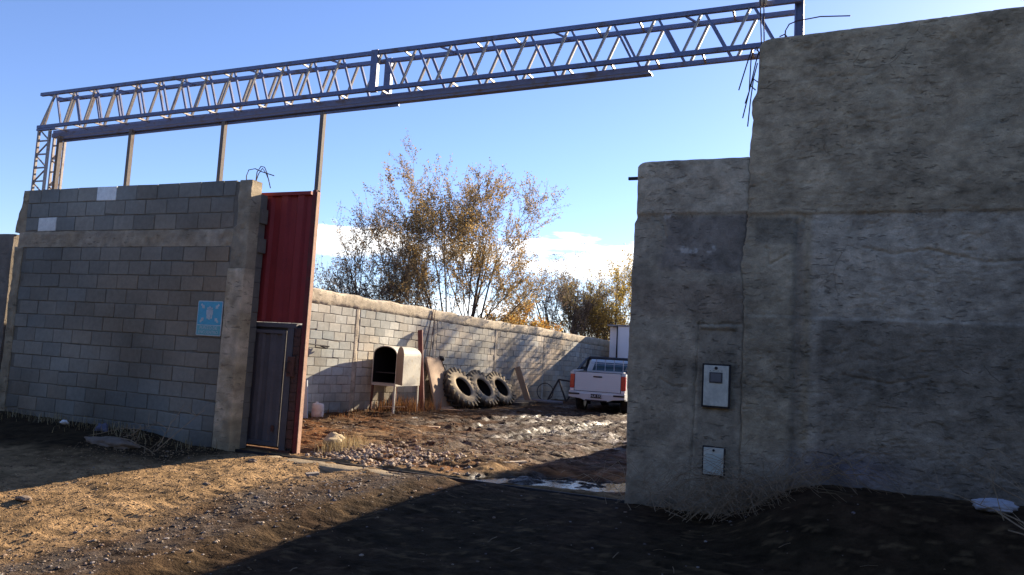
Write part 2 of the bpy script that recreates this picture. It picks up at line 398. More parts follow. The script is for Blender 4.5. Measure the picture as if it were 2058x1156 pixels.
def ground():
    xs = axis(-11.6, 2.4, 0.036, -700, 700); ys = axis_y()
    X, Y = np.meshgrid(xs, ys); Z = gz(X, Y)
    b = MB()
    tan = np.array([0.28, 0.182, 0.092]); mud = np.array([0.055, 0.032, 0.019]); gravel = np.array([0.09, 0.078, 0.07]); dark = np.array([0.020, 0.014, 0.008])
    red = np.array([0.17, 0.078, 0.030])
    n1 = fbm(X * 1.1, Y * 1.1, 21, 5, .6); n2 = fbm(X * 4, Y * 4, 31, 4, .6); n3 = fbm(X * 0.5, Y * 0.5, 41, 3)
    C = tan * (1 + 0.9 * n2[..., None])
    # dark gravelly wheel track leading out of the gate to the street (left lane)
    def track(cx, w): return np.exp(-((X - cx + 0.5 * n1) / w) ** 2)
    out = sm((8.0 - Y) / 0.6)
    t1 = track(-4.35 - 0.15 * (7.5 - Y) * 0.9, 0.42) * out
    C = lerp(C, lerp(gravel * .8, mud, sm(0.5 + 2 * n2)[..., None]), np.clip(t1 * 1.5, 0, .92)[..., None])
    shade_zone = sm((X + 4.4 + 0.8 * n1 + 0.1 * (7.5 - Y)) / 0.6) * out  # ground right of the shadow edge: its shade painted in as darker soil
    C = lerp(C, lerp(dark, mud * .7, sm(0.5 + 2.5 * n1)[..., None]), (shade_zone * .93)[..., None])
    # yard: reddish churned mud, greyer wet gravel to the right
    yard = sm((Y - 7.7) / 0.4)
    yc = lerp(red, tan * .75, sm(0.42 + 2.6 * n1)[..., None]); yc = lerp(yc, mud, sm(0.4 + 3.0 * n2 + .8 * n3)[..., None] * .8)
    wetz = sm((X + 6.6 + 0.16 * (Y - 9) + 1.6 * n1) / 1.6) * sm((Y - 8.6) / 1.6)
    yc = lerp(yc, lerp(gravel * 0.75, dark, sm(0.5 + 2.4 * n2)[..., None]), (wetz * .6)[..., None])
    far = sm((Y - 12.0 + 2 * n1) / 3)
    yc = lerp(yc, mud * .8, (far * .6)[..., None])
    C = lerp(C, yc, yard[..., None])
    # dark soil at the block wall's foot, widened outward to paint in its shade
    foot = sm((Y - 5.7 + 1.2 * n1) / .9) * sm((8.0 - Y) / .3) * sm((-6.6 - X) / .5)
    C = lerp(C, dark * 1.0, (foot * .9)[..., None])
    pm = puddle_mask(X, Y); C = lerp(C, dark * .9, sm(pm * 3)[..., None])
    C = C * (1 + 1.1 * fbm(X * 9, Y * 9, 51, 3, .7))[..., None]
    sp = sm((fbm(X * 5, Y * 12, 61, 4, .7) - .06) / .1); C = C * (1 - .38 * sp)[..., None]
    lf = sm((fbm(X * 6, Y * 14, 64, 4, .7) - .12) / .08) * shade_zone; C = lerp(C, tan * .5, (lf * .6)[..., None])
    C = np.clip(C, 0.006, 0.6)
    rw = np.zeros_like(X)
    for (rx, ry, sl, ln) in RUTS: rw = np.maximum(rw, np.exp(-((X - rx - sl * (Y - ry)) / .35) ** 2) * sm((ln + .3 - np.abs(Y - ry)) / .6))
    C = lerp(C, C * .45, rw[..., None])
    wet = np.clip(.32 * rw + yard * (0.25 * wetz + 0.6 * sm(.1 + 4 * n1) * sm((Y - 10.5) / 2) * sm((X + 9.2) / 1) + .8 * sm(pm * 3)), 0, 1)
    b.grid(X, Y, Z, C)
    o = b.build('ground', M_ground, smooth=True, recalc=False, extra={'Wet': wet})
    tag(o, kind='structure')


ground()


def puddles():
    def sheet(cx, cy, rx, ry, z, seed, name):
        b = MB(); n = 48; vs = [(cx, cy, z)]
        for i in range(n):
            t = 2 * math.pi * i / n; r = 1 + 0.5 * float(fbm(np.cos(t) * 1.4 + seed, np.sin(t) * 1.4, seed, 3))
            x = cx + rx * r * math.cos(t); y = cy + ry * r * math.sin(t) + 0.30 * (x - cx)
            vs.append((x, y, z))
        b.add(vs, [(0, i + 1, (i + 1) % n + 1) for i in range(n)])
        tag(b.build(name, M_water, recalc=True), kind='structure')
    sheet(-2.75, 8.35, 1.2, 0.62, float(gbase(-2.75, 8.4)) - 0.037, 3, 'puddle')
    for k, (rx, ry, sl, ln) in enumerate(RUTS[:2]):
        b = MB(); ys = np.linspace(ry - ln, ry + ln, 40); vs = []; fs = []
        for i, yy in enumerate(ys):
            c = rx + sl * (yy - ry) + .05 * math.sin(yy * 2.1 + rx); w = .07 + .05 * float(fbm(yy * 2, k, 4, 3))
            zz = float(gbase(c, yy)) - .058; vs += [(c - w, yy, zz), (c + w, yy, zz)]
            if i: fs.append((2 * i - 2, 2 * i - 1, 2 * i + 1, 2 * i))
        b.add(vs, fs); tag(b.build('puddle', M_water, recalc=False), kind='structure')


puddles()

_ico = None
def pebbles(name, n, region, smin, smax, cols, seed, label, flat=0.6):
    global _ico
    if _ico is None:
        bm = bmesh.new(); bmesh.ops.create_icosphere(bm, subdivisions=1, radius=1.0)
        _ico = (np.array([v.co[:] for v in bm.verts]), np.array([[v.index for v in f.verts] for f in bm.faces])); bm.free()
    V0, F0 = _ico; r = np.random.default_rng(seed)
    P = region(r, n); n = len(P)
    S = smin * (smax / smin) ** (r.random(n) ** 2.2)
    nv = len(V0)
    V = V0[None] * (1 + 0.28 * (r.random((n, nv, 1)) - .5)) * S[:, None, None] * np.stack([1 + .5 * r.random(n), 0.8 + .4 * r.random(n), flat * (0.7 + .6 * r.random(n))], -1)[:, None, :]
    a = r.random(n) * 6.28; c, s_ = np.cos(a)[:, None], np.sin(a)[:, None]
    x = V[..., 0] * c - V[..., 1] * s_; y = V[..., 0] * s_ + V[..., 1] * c
    z0 = gz(P[:, 0], P[:, 1])
    V = np.stack([x + P[:, :1], y + P[:, 1:2], V[..., 2] + (z0 + S * flat * .25)[:, None]], -1)
    b = MB(); b.v = V.reshape(-1, 3).tolist(); b.f = (F0[None] + (np.arange(n) * nv)[:, None, None]).reshape(-1, 3).tolist()
    cs = np.array(cols)[r.integers(0, len(cols), n)] * (0.7 + .6 * r.random((n, 1)))
    b.c = np.repeat(cs, nv, 0).tolist()
    o = b.build(name, M_stone, recalc=False, smooth=False)
    tag(o, label, 'gravel', kind='stuff')


def rect(x0, x1, y0, y1, dens=None):
    def f(r, n):
        P = np.stack([x0 + (x1 - x0) * r.random(n), y0 + (y1 - y0) * r.random(n)], -1)
        if dens is not None: P = P[r.random(n) < dens(P[:, 0], P[:, 1])]
        return P
    return f


SC = [(0.25, 0.16, 0.08), (0.20, 0.125, 0.065), (0.15, 0.095, 0.05), (0.27, 0.18, 0.10)]
pebbles('soil_crumbs', 13000, rect(-8.6, -3.4, 2.8, 7.5, lambda x, y: np.clip((-4.1 - .12 * (7.5 - y) - x) / .8, .04, 1)), 0.004, 0.012, SC, 13, 'loose crumbs of dry soil over the sunlit strip in front of the gate', .7)
GC = [(0.22, 0.19, 0.17), (0.16, 0.13, 0.11), (0.28, 0.22, 0.16), (0.12, 0.10, 0.10), (0.20, 0.14, 0.10)]
pebbles('gravel', 10500, rect(-7.5, 0.5, 2.8, 7.5, lambda x, y: 0.035 + 0.95 * np.exp(-((x + 4.35 + .14 * (7.5 - y)) / 0.5) ** 2)), 0.005, 0.02, GC, 3,
        'loose grey gravel scattered along the sunlit track outside the gate')
pebbles('rubble', 5200, rect(-6.3, -3.6, 7.8, 10.6, lambda x, y: np.clip(1.1 - ((x + 5.3) / 1.0) ** 2 - ((y - 8.6) / 1.2) ** 2, 0.05, 1)), 0.014, 0.048,
        [(0.30, 0.21, 0.14), (0.24, 0.16, 0.10), (0.17, 0.11, 0.07), (0.33, 0.26, 0.19)], 5, 'reddish cobbles and clods just inside the open gateway', 0.7)
pebbles('mud_clods', 6500, rect(-10.0, -2.0, 9.5, 21, lambda x, y: 0.35 + fbm(x * 1.3, y * 1.3, 77, 3) * 1.2), 0.010, 0.038,
        [(0.16, 0.11, 0.07), (0.10, 0.065, 0.04), (0.07, 0.05, 0.04), (0.2, 0.15, 0.1)], 9, 'dark clods of churned mud across the yard', 0.55)

# ------------------------------------------------------------------ walls
def seg_dist(X, Z, pts):
    d = np.full(X.shape, 9.0)
    for (x0, z0), (x1, z1) in zip(pts[:-1], pts[1:]):
        dx, dz = x1 - x0, z1 - z0; t = np.clip(((X - x0) * dx + (Z - z0) * dz) / (dx * dx + dz * dz), 0, 1)
        d = np.minimum(d, np.hypot(X - x0 - t * dx, Z - z0 - t * dz))
    return d


def crackpath(pts, seed, amp=0.02, n=14):
    r = random.Random(seed); out = []
    for (a, b), (c, d) in zip(pts[:-1], pts[1:]):
        for i in range(n):
            t = i / n; out.append((lerp(a, c, t) + r.uniform(-amp, amp), lerp(b, d, t) + r.uniform(-amp * .6, amp * .6)))
    out.append(pts[-1]); return out


def slab(b, x0, x1, zb, zt, y0, th, res, disp, colf, xl=None, xr=None):
    """rough closed slab facing -Y. zt(x) top profile, xl(z)/xr(z) side offsets, disp(X,Z) outward relief, colf(X,Z)->rgb"""
    nx = max(2, int((x1 - x0) / res) + 1); nz = max(2, int((zt((x0 + x1) / 2) - zb) / res) + 1)
    u = np.linspace(0, 1, nx); v = np.linspace(0, 1, nz); U, V = np.meshgrid(u, v)
    X = x0 + (x1 - x0) * U; Z = zb + (zt(X) - zb) * V
    if xl is not None or xr is not None:
        l = x0 + (xl(Z) if xl else 0); r = x1 + (xr(Z) if xr else 0); X = l + (r - l) * U
    D = disp(X, Z)
    # round the arrises slightly
    e = np.minimum(np.minimum((X - X.min(1, keepdims=True)), (X.max(1, keepdims=True) - X)), (Z.max(0, keepdims=True) - Z)) 
    D = D - 0.012 * np.exp(-e / 0.010)
    C = colf(X, Z)
    b.grid(X, y0 - D, Z, C)
    # back and rim
    b.grid(X[:, ::-1], np.full_like(X, y0 + th), Z[:, ::-1], C[:, ::-1])
    for E_, i in (('t', -1),):
        xx = np.stack([X[-1], X[-1]]); yy = np.stack([(y0 - D)[-1], np.full(nx, y0 + th)]); zz = np.stack([Z[-1], Z[-1]])
        b.grid(xx, yy, zz, np.stack([C[-1], C[-1]]))
    for i in (0, -1):
        ns = 5; t = np.linspace(0, 1, ns)[:, None]
        yy = (y0 - D)[:, i][None] * (1 - t) + (y0 + th) * t
        xx = np.repeat(X[:, i][None], ns, 0); zz = np.repeat(Z[:, i][None], ns, 0)
        b.grid(xx, yy, zz, np.repeat(C[:, i][None], ns, 0))


def stain(x, z, seed):
    n = float(fbm(x * .9, z * .9, 7, 4, .6)); m = float(fbm(x * .35 + 9, z * .5, 8, 3)); g = 1 + 1.1 * n
    d = math.exp(-max(z, 0) / .45) * (.35 + 1.2 * float(fbm(x * 2, 0, 9, 3)))       # dirt splashed up the foot
    g *= 1 - max(0, min(.5, d)); return (g * (1 + .5 * m), g, g * (1 - .5 * m))


def blocks(b, x0, x1, z0, rows, y0, bw=0.405, bh=0.2, col=(0.2, 0.2, 0.2), seed=1, shear=None, frame=None, topz=None, offs=None, colvar=0.13, skip=None, white=()):
    """courses of cement blocks with raked joints facing -Y (or mapped by frame(x,y,z))"""
    r = random.Random(seed)
    fr = frame or (lambda x, y, z: (x, y, z)); sh = shear or (lambda x: 0)
    for k in range(rows):
        za = z0 + k * bh; x = x0 - (bw * (0.5 if k % 2 else 0.0)) + (offs or 0)
        while x < x1:
            a = max(x + .005, x0 + .002); c = min(x + bw - .005, x1 - .002); x += bw
            if c - a < 0.05: continue
            if skip and skip((a + c) / 2, za): continue
            d = r.uniform(-0.004, 0.005); t = 1 + r.uniform(-colvar, colvar); w = r.uniform(-.05, .05)
            cc = (col[0] * t * (1 + w), col[1] * t, col[2] * t * (1 - w))
            for (wx, wz) in white:
                if a < wx < c and za < wz < za + bh: cc = (0.85, 0.78, 0.66)
            e = 0.006; zb_, zt_ = za + 0.006, za + bh - 0.006
            j = [r.uniform(-.004, .004) - (r.uniform(.0, .03) if r.random() < .07 else 0) * (1 if q > 1 else -1) for q in range(4)]
            vs = []; cl = []
            for (yy, ins) in ((y0 + 0.03, 0), (y0 - d + .003, 0), (y0 - d - .002, e)):
                for (px, pz) in ((a + ins, zb_ + ins + j[0]), (c - ins, zb_ + ins + j[1]), (c - ins, zt_ - ins + j[2]), (a + ins, zt_ - ins + j[3])):
                    vs.append(fr(px, yy, pz + sh(px))); zz = pz + sh(px)
                    g = stain(px, zz, seed); cl.append((cc[0] * g[0], cc[1] * g[1], cc[2] * g[2]))
            fs = [(8, 9, 10, 11)] + [(i + o, (i + 1) % 4 + o, (i + 1) % 4 + 4 + o, i + 4 + o) for o in (0, 4) for i in range(4)]
            b.add(vs, fs, cl)


def rgb(*c): return np.array(c, float) * ALB * np.array([1.12, 1.0, .84])


ALB = 1.5


# --- block wall left of the gate
def block_wall():
    T = thing('block_wall', 'grey concrete block wall with a cast beam, two pale blocks and a blue sign, left of the gate', 'wall', (-9.3, F, 0))
    base = (0.258, 0.228, 0.178)
    b = MB(); blocks(b, -11.42, -7.27, 2.895, 3, F, bh=0.221, col=base, seed=3, shear=lambda x: 0.0, white=((-9.9, 3.45), (-10.74, 3.0)), offs=-0.12)
    blocks(b, -11.42, -7.27, -0.42, 15, F, col=base, seed=4, bh=0.205, offs=0.08)
    b.build('block_face', M_block, T, recalc=True)
    m = MB(); m.box((-11.42, F + .009, -0.4), (-7.27, F + .19, 2.66)); m.box((-11.42, F + .009, 2.89), (-7.12, F + .19, 3.535)); m.build('mortar_core', M_mort, T)
    # chipped edge behind the end column
    m = MB()
    zz = 0.0; k = 0
    while zz < 3.25:
        m.box((-7.25, F + .192, zz), (-7.005 + (0.035 if zz > 2.3 and k % 2 else 0) + random.uniform(.0, .012), F + .31, zz + .195), (0.17, 0.155, 0.13)); zz += .2; k += 1
    m.build('end_blocks', M_block, T)
    tanc, gry, brn = rgb(.26, .225, .165), rgb(.20, .185, .15), rgb(.205, .18, .14)
    def colf(c1, c2, s):
        def f(X, Z):
            n = fbm(X * 3, Z * 3, s, 4, .6); n2 = fbm(X * 9 + 3, Z * 9, s + 3, 3)
            C = lerp(c1, c2, sm(.5 + 2.5 * n)[..., None]); return np.clip(C * (1 + .7 * n2)[..., None], .02, .8)
        return f
    rough_ = lambda a, s: (lambda X, Z: a * fbm(X * 5, Z * 5, s, 4, .6) + a * .5 * fbm(X * 18, Z * 18, s + 1, 3))
    def hole(X, Z, s):
        n = vnoise(X * 9, Z * 9, s); return -0.02 * sm((n - .86) / .06)
    b = MB()
    slab(b, -11.56, -7.05, 2.655, lambda x: 2.895 + .012 * fbm(x * 6, x * 0, 5, 3), F - .006, .19, .03,
         lambda X, Z: rough_(.03, 11)(X, Z) + hole(X, Z, 77), colf(brn, rgb(.245, .225, .19), 12))
    b.build('ring_beam', M_conc, T, smooth=True, recalc=False)
    b = MB()   # end column: slim upper part, wider painted lower part
    slab(b, -7.262, -7.0, 2.36, lambda x: 3.55 + .02 * fbm(x * 9, x * 0, 6, 3), F - .012, .2, .02, rough_(.03, 15), colf(gry * .9, rgb(.21, .195, .16), 16),
         xl=lambda Z: .05 * sm((Z - 2.9) / .05) + .02 * fbm(Z * 6, Z * 0, 9, 3))
    b.build('column', M_conc, T, smooth=True, recalc=False)
    b = MB()
    slab(b, -7.285, -7.0, -0.3, lambda x: 2.36 + 0 * x, F - .022, .21, .02, rough_(.02, 25), colf(tanc, rgb(.34, .30, .24), 26))
    o = b.build('column', M_conc, T, smooth=True, recalc=False); o['label'] = 'tan painted lower column'
    b = MB()
    slab(b, -11.56, -11.415, 2.89, lambda x: 3.55 + 0 * x, F - .004, .19, .02, rough_(.02, 35), colf(gry, brn, 36), xl=lambda Z: -.10 * sm((3.45 - Z) / .5) - .03 * fbm(Z * 7, Z * 0, 4, 3))
    b.build('column', M_conc, T, smooth=True, recalc=False)
    b = MB()
    slab(b, -11.60, -11.42, -0.3, lambda x: 2.66 + 0 * x, F - .02, .2, .02, rough_(.03, 45), colf(tanc * .8, gry, 46))
    b.build('column', M_conc, T, smooth=True, recalc=False)
    # rebar sprouting from the end column
    R = [[(-7.15, F + .05, 3.5), (-7.16, F + .05, 3.62), (-7.13, F + .05, 3.70), (-7.03, F + .06, 3.715), (-6.92, F + .06, 3.67), (-6.70, F + .06, 3.605)],
         [(-7.04, F + .10, 3.5), (-7.03, F + .10, 3.68), (-6.97, F + .1, 3.755), (-6.91, F + .1, 3.74), (-6.86, F + .1, 3.66), (-6.78, F + .1, 3.45)],
         [(-7.08, F + .13, 3.5), (-7.03, F + .13, 3.66), (-6.97, F + .13, 3.735), (-6.9, F + .13, 3.66), (-6.84, F + .13, 3.56)]]
    for p in R:
        b = MB(); b.tube(p, 0.0065, 6); b.build('rebar', M_rebar, T, smooth=True)
    return T


block_wall()


def left_neighbour():
    b = MB()
    slab(b, -15.5, -11.70, -0.3, lambda x: 2.87 + .02 * fbm(x * 2, x * 0, 8, 3), F + .01, .18, .04,
         lambda X, Z: .03 * fbm(X * 4, Z * 4, 61, 4, .6), lambda X, Z: rgb(.13, .125, .12) * (1 + 1.0 * fbm(X * 2.5, Z * 2.5, 62, 4, .6))[..., None])
    o = b.build('rendered_wall', M_conc, smooth=True, recalc=False, origin=(-13.5, F, 0))
    tag(o, 'low dark cement wall at the far left edge of the photo, beyond the block wall', 'wall')


left_neighbour()


# --- small rendered wall with the meter boxes
CR = crackpath([(-0.675, 3.56), (-0.68, 3.0), (-0.70, 2.75), (-0.735, 2.45), (-0.70, 2.1), (-0.69, 1.86), (-0.69, -0.1)], 3, .012)
CZ = np.array([p[1] for p in CR])[::-1]; CX = np.array([p[0] for p in CR])[::-1]


def small_wall():
    cr2 = crackpath([(-1.125, 1.84), (-1.14, 1.2), (-1.15, .6), (-1.16, .1)], 5, .006)
    cr3 = crackpath([(-1.50, 1.28), (-1.36, 1.2), (-1.22, 1.21)], 6, .01)
    cr4 = crackpath([(-1.62, 2.95), (-1.52, 2.86), (-1.48, 2.70)], 8, .01)
    cr5 = crackpath([(-1.13, 1.845), (-0.95, 1.84), (-0.88, 1.86), (-.73, 1.855)], 9, .008)
    def disp(X, Z):
        D = .035 * fbm(X * 2.2, Z * 2.2, 71, 4, .55) + .012 * fbm(X * 14, Z * 9, 73, 3, .6)
        up = sm((Z - 2.95) / .04)
        D = D + up * (.012 + .04 * np.abs(fbm(X * 4, Z * 5, 75, 3)))
        D = D - .02 * np.exp(-(seg_dist(X, Z, cr2) / .008) ** 2) - .014 * np.exp(-(seg_dist(X, Z, cr3) / .009) ** 2)
        D = D - .012 * np.exp(-(seg_dist(X, Z, cr4) / .009) ** 2) - .02 * np.exp(-(seg_dist(X, Z, cr5) / .009) ** 2)
        # smoother recessed patch over the meters
        r = sm((X + 1.125) / .015) * sm((-.73 - X) / .02) * sm((Z - .1) / .05) * sm((1.83 - Z) / .02)
        D = D * (1 - .7 * r) - .008 * r
        D = D + .02 * sm((X + 1.12) / .02) * sm((-.75 - X) / .02) * sm((Z - 1.79) / .01) * sm((1.85 - Z) / .02)
        return D
    def colf(X, Z):
        n = fbm(X * 2.2, Z * 2.2, 81, 5, .6); n2 = fbm(X * 7, Z * 7, 83, 4, .65); w = .12 * fbm(X * 3, Z * 3, 85, 4)
        base = rgb(.225, .207, .172)
        C = np.ones(X.shape + (3,)) * base
        C = lerp(C, rgb(.30, .27, .22), (sm((Z - 2.95 + w * .3) / .05))[..., None])
        w2 = .30 * fbm(X * 1.8 + 5, Z * 1.8, 95, 5, .6); pk = sm((Z - 2.36 + w2) / .05) * sm((2.96 - Z + w * .3) / .05) * sm((X + 1.62 + w2) / .12)
        C = lerp(C, rgb(.13, .12, .115), pk[..., None] * .75)
        br = sm((Z - 1.84 + w) / .1) * sm((2.32 - Z) / .1)
        C = lerp(C, rgb(.165, .14, .115), br[..., None] * .7)
        lo = sm((1.8 - Z + w) / .1) * sm((-1.16 - X) / .04)
        C = lerp(C, rgb(.25, .225, .185), lo[..., None] * .7)
        pt = sm((X + 1.125) / .02) * sm((1.83 - Z) / .03) * sm((-.74 - X) / .02)
        C = lerp(C, rgb(.185, .172, .145), pt[..., None] * .8)
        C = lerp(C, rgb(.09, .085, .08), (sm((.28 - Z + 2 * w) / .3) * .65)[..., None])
        for qx, qz in ((-1.30, 2.60), (-1.21, 2.59), (-1.02, 2.60), (-1.47, 2.96)):
            C = lerp(C, rgb(.33, .33, .33), (np.exp(-(((X - qx) ** 2 + (Z - qz) ** 2) * 900) - 9 * fbm(X * 30, Z * 30, 3, 3)) * .6).clip(0, .8)[..., None])
        return np.clip(C * (1 + 1.0 * n + .8 * n2 + .45 * fbm(X * 24, Z * 30, 87, 3, .7))[..., None], .02, .7)
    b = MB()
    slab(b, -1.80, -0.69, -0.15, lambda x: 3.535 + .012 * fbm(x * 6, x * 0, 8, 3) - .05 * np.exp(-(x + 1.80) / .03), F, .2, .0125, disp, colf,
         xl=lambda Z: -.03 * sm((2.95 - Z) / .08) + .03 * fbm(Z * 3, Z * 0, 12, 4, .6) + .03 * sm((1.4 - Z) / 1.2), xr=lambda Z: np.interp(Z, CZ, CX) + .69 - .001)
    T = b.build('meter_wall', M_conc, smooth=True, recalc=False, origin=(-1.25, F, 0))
    tag(T, 'lower patched cement wall section with two metal meter boxes, right of the gateway', 'wall')
    m = MB(); m.box((-1.93, F + .08, 3.37), (-1.78, F + .115, 3.40)); m.build('iron_stub', M_dark, T)


small_wall()


def big_wall():
    crs = [crackpath([(0.35, 2.62), (.62, 2.55), (.9, 2.6), (1.15, 2.52)], 15, .01), crackpath([(.9, 2.60), (1.35, 2.48), (1.8, 2.52)], 16, .01),
           crackpath([(-.16, 2.92), (-.15, 2.78), (-.18, 2.62)], 17, .01), crackpath([(.2, 1.42), (.6, 1.36), (.9, 1.44)], 19, .01), crackpath([(-.3, 2.55), (-.46, 2.45), (-.5, 2.62)], 21, .01)]
    def disp(X, Z):
        D = .045 * fbm(X * 1.3, Z * 1.6, 171, 5, .58) + .016 * fbm(X * 8, Z * 16, 173, 4, .68)
        w = .03 * fbm(X * 2, Z * 0, 175, 4)
        D = D + .016 * sm((Z - 2.94 - w) / .015) + .014 * sm((1.95 - Z + w) / .02)
        # rounded vertical pilaster scar
        D = D + .022 * np.exp(-((X + .14 + .03 * fbm(Z * 2, Z * 0, 9, 3)) / .045) ** 2) * sm((2.9 - Z) / .1) - .02 * np.exp(-((X + .22) / .03) ** 2) * sm((2.9 - Z) / .1)
        for c in crs: D = D - .016 * np.exp(-(seg_dist(X, Z, c) / .011) ** 2)
        tr = np.abs(fbm(X * 3.2, Z * 8.5, 179, 4, .62)); D = D - .011 * np.exp(-(tr / .018) ** 2) * sm(.5 + 3 * fbm(X * 1.5, Z * 1.5, 180, 2))
        return D
    def colf(X, Z):
        n = fbm(X * 1.6, Z * 1.6, 181, 5, .62); n2 = fbm(X * 6, Z * 8, 183, 4, .65); w = .08 * fbm(X * 2, Z * 2, 175, 4)
        C = np.ones(X.shape + (3,)) * rgb(.25, .218, .165)                                 # upper lift: tan grey
        C = lerp(C, rgb(.27, .25, .215), (sm((2.95 - Z + w) / .04) * sm((X + .12) / .06))[..., None])     # middle lift: bluish grey
        C = lerp(C, rgb(.245, .222, .175), (sm((2.95 - Z + w) / .05) * sm((-.12 - X) / .06))[..., None])
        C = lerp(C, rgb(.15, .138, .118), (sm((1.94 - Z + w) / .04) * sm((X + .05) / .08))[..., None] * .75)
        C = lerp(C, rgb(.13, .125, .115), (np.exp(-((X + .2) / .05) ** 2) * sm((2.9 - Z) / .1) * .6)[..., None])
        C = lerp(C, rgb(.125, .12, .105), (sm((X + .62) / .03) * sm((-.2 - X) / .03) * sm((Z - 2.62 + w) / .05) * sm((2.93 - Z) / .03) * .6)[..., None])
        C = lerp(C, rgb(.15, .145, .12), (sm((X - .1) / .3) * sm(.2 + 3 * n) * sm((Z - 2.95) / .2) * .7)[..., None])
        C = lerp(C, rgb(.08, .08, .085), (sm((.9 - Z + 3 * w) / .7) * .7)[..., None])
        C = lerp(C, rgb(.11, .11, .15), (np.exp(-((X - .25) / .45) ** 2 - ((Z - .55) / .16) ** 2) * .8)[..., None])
        return np.clip(C * (1 + 1.1 * n + .8 * n2 + .45 * fbm(X * 22, Z * 30, 187, 3, .7) + .2 * (fbm(X * 3, Z * 26, 189, 3, .6)))[..., None], .02, .7)
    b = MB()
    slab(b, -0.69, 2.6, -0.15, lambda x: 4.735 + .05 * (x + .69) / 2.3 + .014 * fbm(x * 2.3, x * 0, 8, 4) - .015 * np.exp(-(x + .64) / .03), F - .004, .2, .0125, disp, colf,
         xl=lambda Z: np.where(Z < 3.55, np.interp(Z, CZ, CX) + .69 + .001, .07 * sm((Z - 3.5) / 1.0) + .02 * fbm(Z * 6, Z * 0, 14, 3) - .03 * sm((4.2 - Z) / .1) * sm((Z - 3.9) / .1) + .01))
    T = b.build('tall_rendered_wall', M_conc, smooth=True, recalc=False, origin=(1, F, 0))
    tag(T, 'tall rough grey cement wall filling the right side, rebar sticking out of its top corner', 'wall')
    b = MB(); b.box((2.6, F, -.3), (9, F + .2, 4.8), (.2, .19, .17)); b.build('wall_run', M_conc, T)
    bars = [[(-.60, F + .06, 4.0), (-.60, F + .05, 4.7), (-.615, F + .04, 5.0), (-.63, F + .03, 5.35)],
            [(-.57, F + .08, 4.0), (-.575, F + .07, 4.7), (-.585, F + .06, 5.0), (-.59, F + .05, 5.35)],
            [(-.60, F + .0, 4.55), (-.64, F - .03, 4.66), (-.69, F - .04, 4.62), (-.73, F - .04, 4.48), (-.80, F - .04, 4.22)],
            [(-.58, F + .0, 4.58), (-.65, F - .02, 4.64), (-.69, F - .03, 4.55), (-.70, F - .03, 4.2), (-.735, F - .03, 4.08)],
            [(-.62, F + .0, 4.62), (-.645, F - .02, 4.5), (-.69, F - .03, 4.25), (-.72, F - .03, 4.1), (-.755, F - .03, 3.93)],
            [(-.63, F + .0, 4.5), (-.66, F - .02, 4.35), (-.685, F - .03, 4.1), (-.705, F - .03, 3.84)],
            [(-.61, F + .02, 4.3), (-.67, F - .01, 4.34), (-.685, F - .02, 4.26), (-.64, F, 4.22)],
            [(-.38, F + .08, 4.6), (-.375, F + .07, 4.84), (-.34, F + .06, 4.90), (-.27, F + .05, 4.92), (-.05, F + .02, 4.925), (.22, F - .02, 4.88)],
            [(-.43, F + .06, 4.78), (-.38, F + .06, 4.80), (-.36, F + .05, 4.77)]]
    for p in bars:
        b = MB(); b.tube(p, 0.0068, 6); b.build('rebar', M_rebar, T, smooth=True)


big_wall()


# --- meter boxes (set in the wall, each lifts out)
def meters():
    def frame(x0, x1, z0, z1, y, T, w=.012):
        m = MB()
        m.box((x0 - w, y - .006, z0 - w), (x1 + w, y + .05, z0)); m.box((x0 - w, y - .006, z1), (x1 + w, y + .05, z1 + w))
        m.box((x0 - w, y - .006, z0), (x0, y + .05, z1)); m.box((x1, y - .006, z0), (x1 + w, y + .05, z1)); m.build('frame', M_dark, T)
    y = F - .03
    T = thing('meter_box', 'taller pale metal meter box with a dark window, upper of the two', 'meter box', (-.93, F, 1.04))
    m = MB(); m.box((-1.052, y - .012, 1.042), (-.815, y + .04, 1.438)); m.build('door', M_box, T, bevel=.004)
    m = MB(); m.box((-.998, y - .020, 1.268), (-.872, y - .008, 1.372)); m.build('window_frame', M_boxd, T, bevel=.003)
    g = MB(); g.box((-.985, y - .024, 1.28), (-.885, y - .0205, 1.36)); g.build('window', mat('smoky_glass', (.12, .13, .16), rough=.15, var=.2, bump=0, spec=.7), T)
    m = MB(); m.tube([(-.935, y - .018, 1.412), (-.935, y - .010, 1.412)], .016, 12); m.build('lock', M_dark, T)
    m = MB()
    for xx in (-.99, -.955, -.915, -.88):
        m = MB(); m.tube([(xx, y - .018, 1.386), (xx, y - .011, 1.386)], .004, 6); m.build('screw', M_dark, T)
    frame(-1.056, -.811, 1.038, 1.442, y, T)
    T = thing('meter_box', 'small pale metal box with a plain panel, low in the wall above the brambles', 'meter box', (-.935, F, .375))
    m = MB(); m.box((-1.030, y - .012, .379), (-.840, y + .04, .638)); m.build('door', M_box, T, bevel=.004)
    m = MB(); m.box((-1.012, y - .016, .40), (-.862, y - .010, .585)); m.build('panel', mat('pale_green_plate', (.55, .58, .50), rough=.5, var=.2, scale=9, bump=.05), T, bevel=.003)
    m = MB(); m.tube([(-.935, y - .018, .614), (-.935, y - .010, .614)], .012, 12); m.build('lock', M_dark, T)
    frame(-1.034, -.836, .375, .642, y, T, .008)


meters()


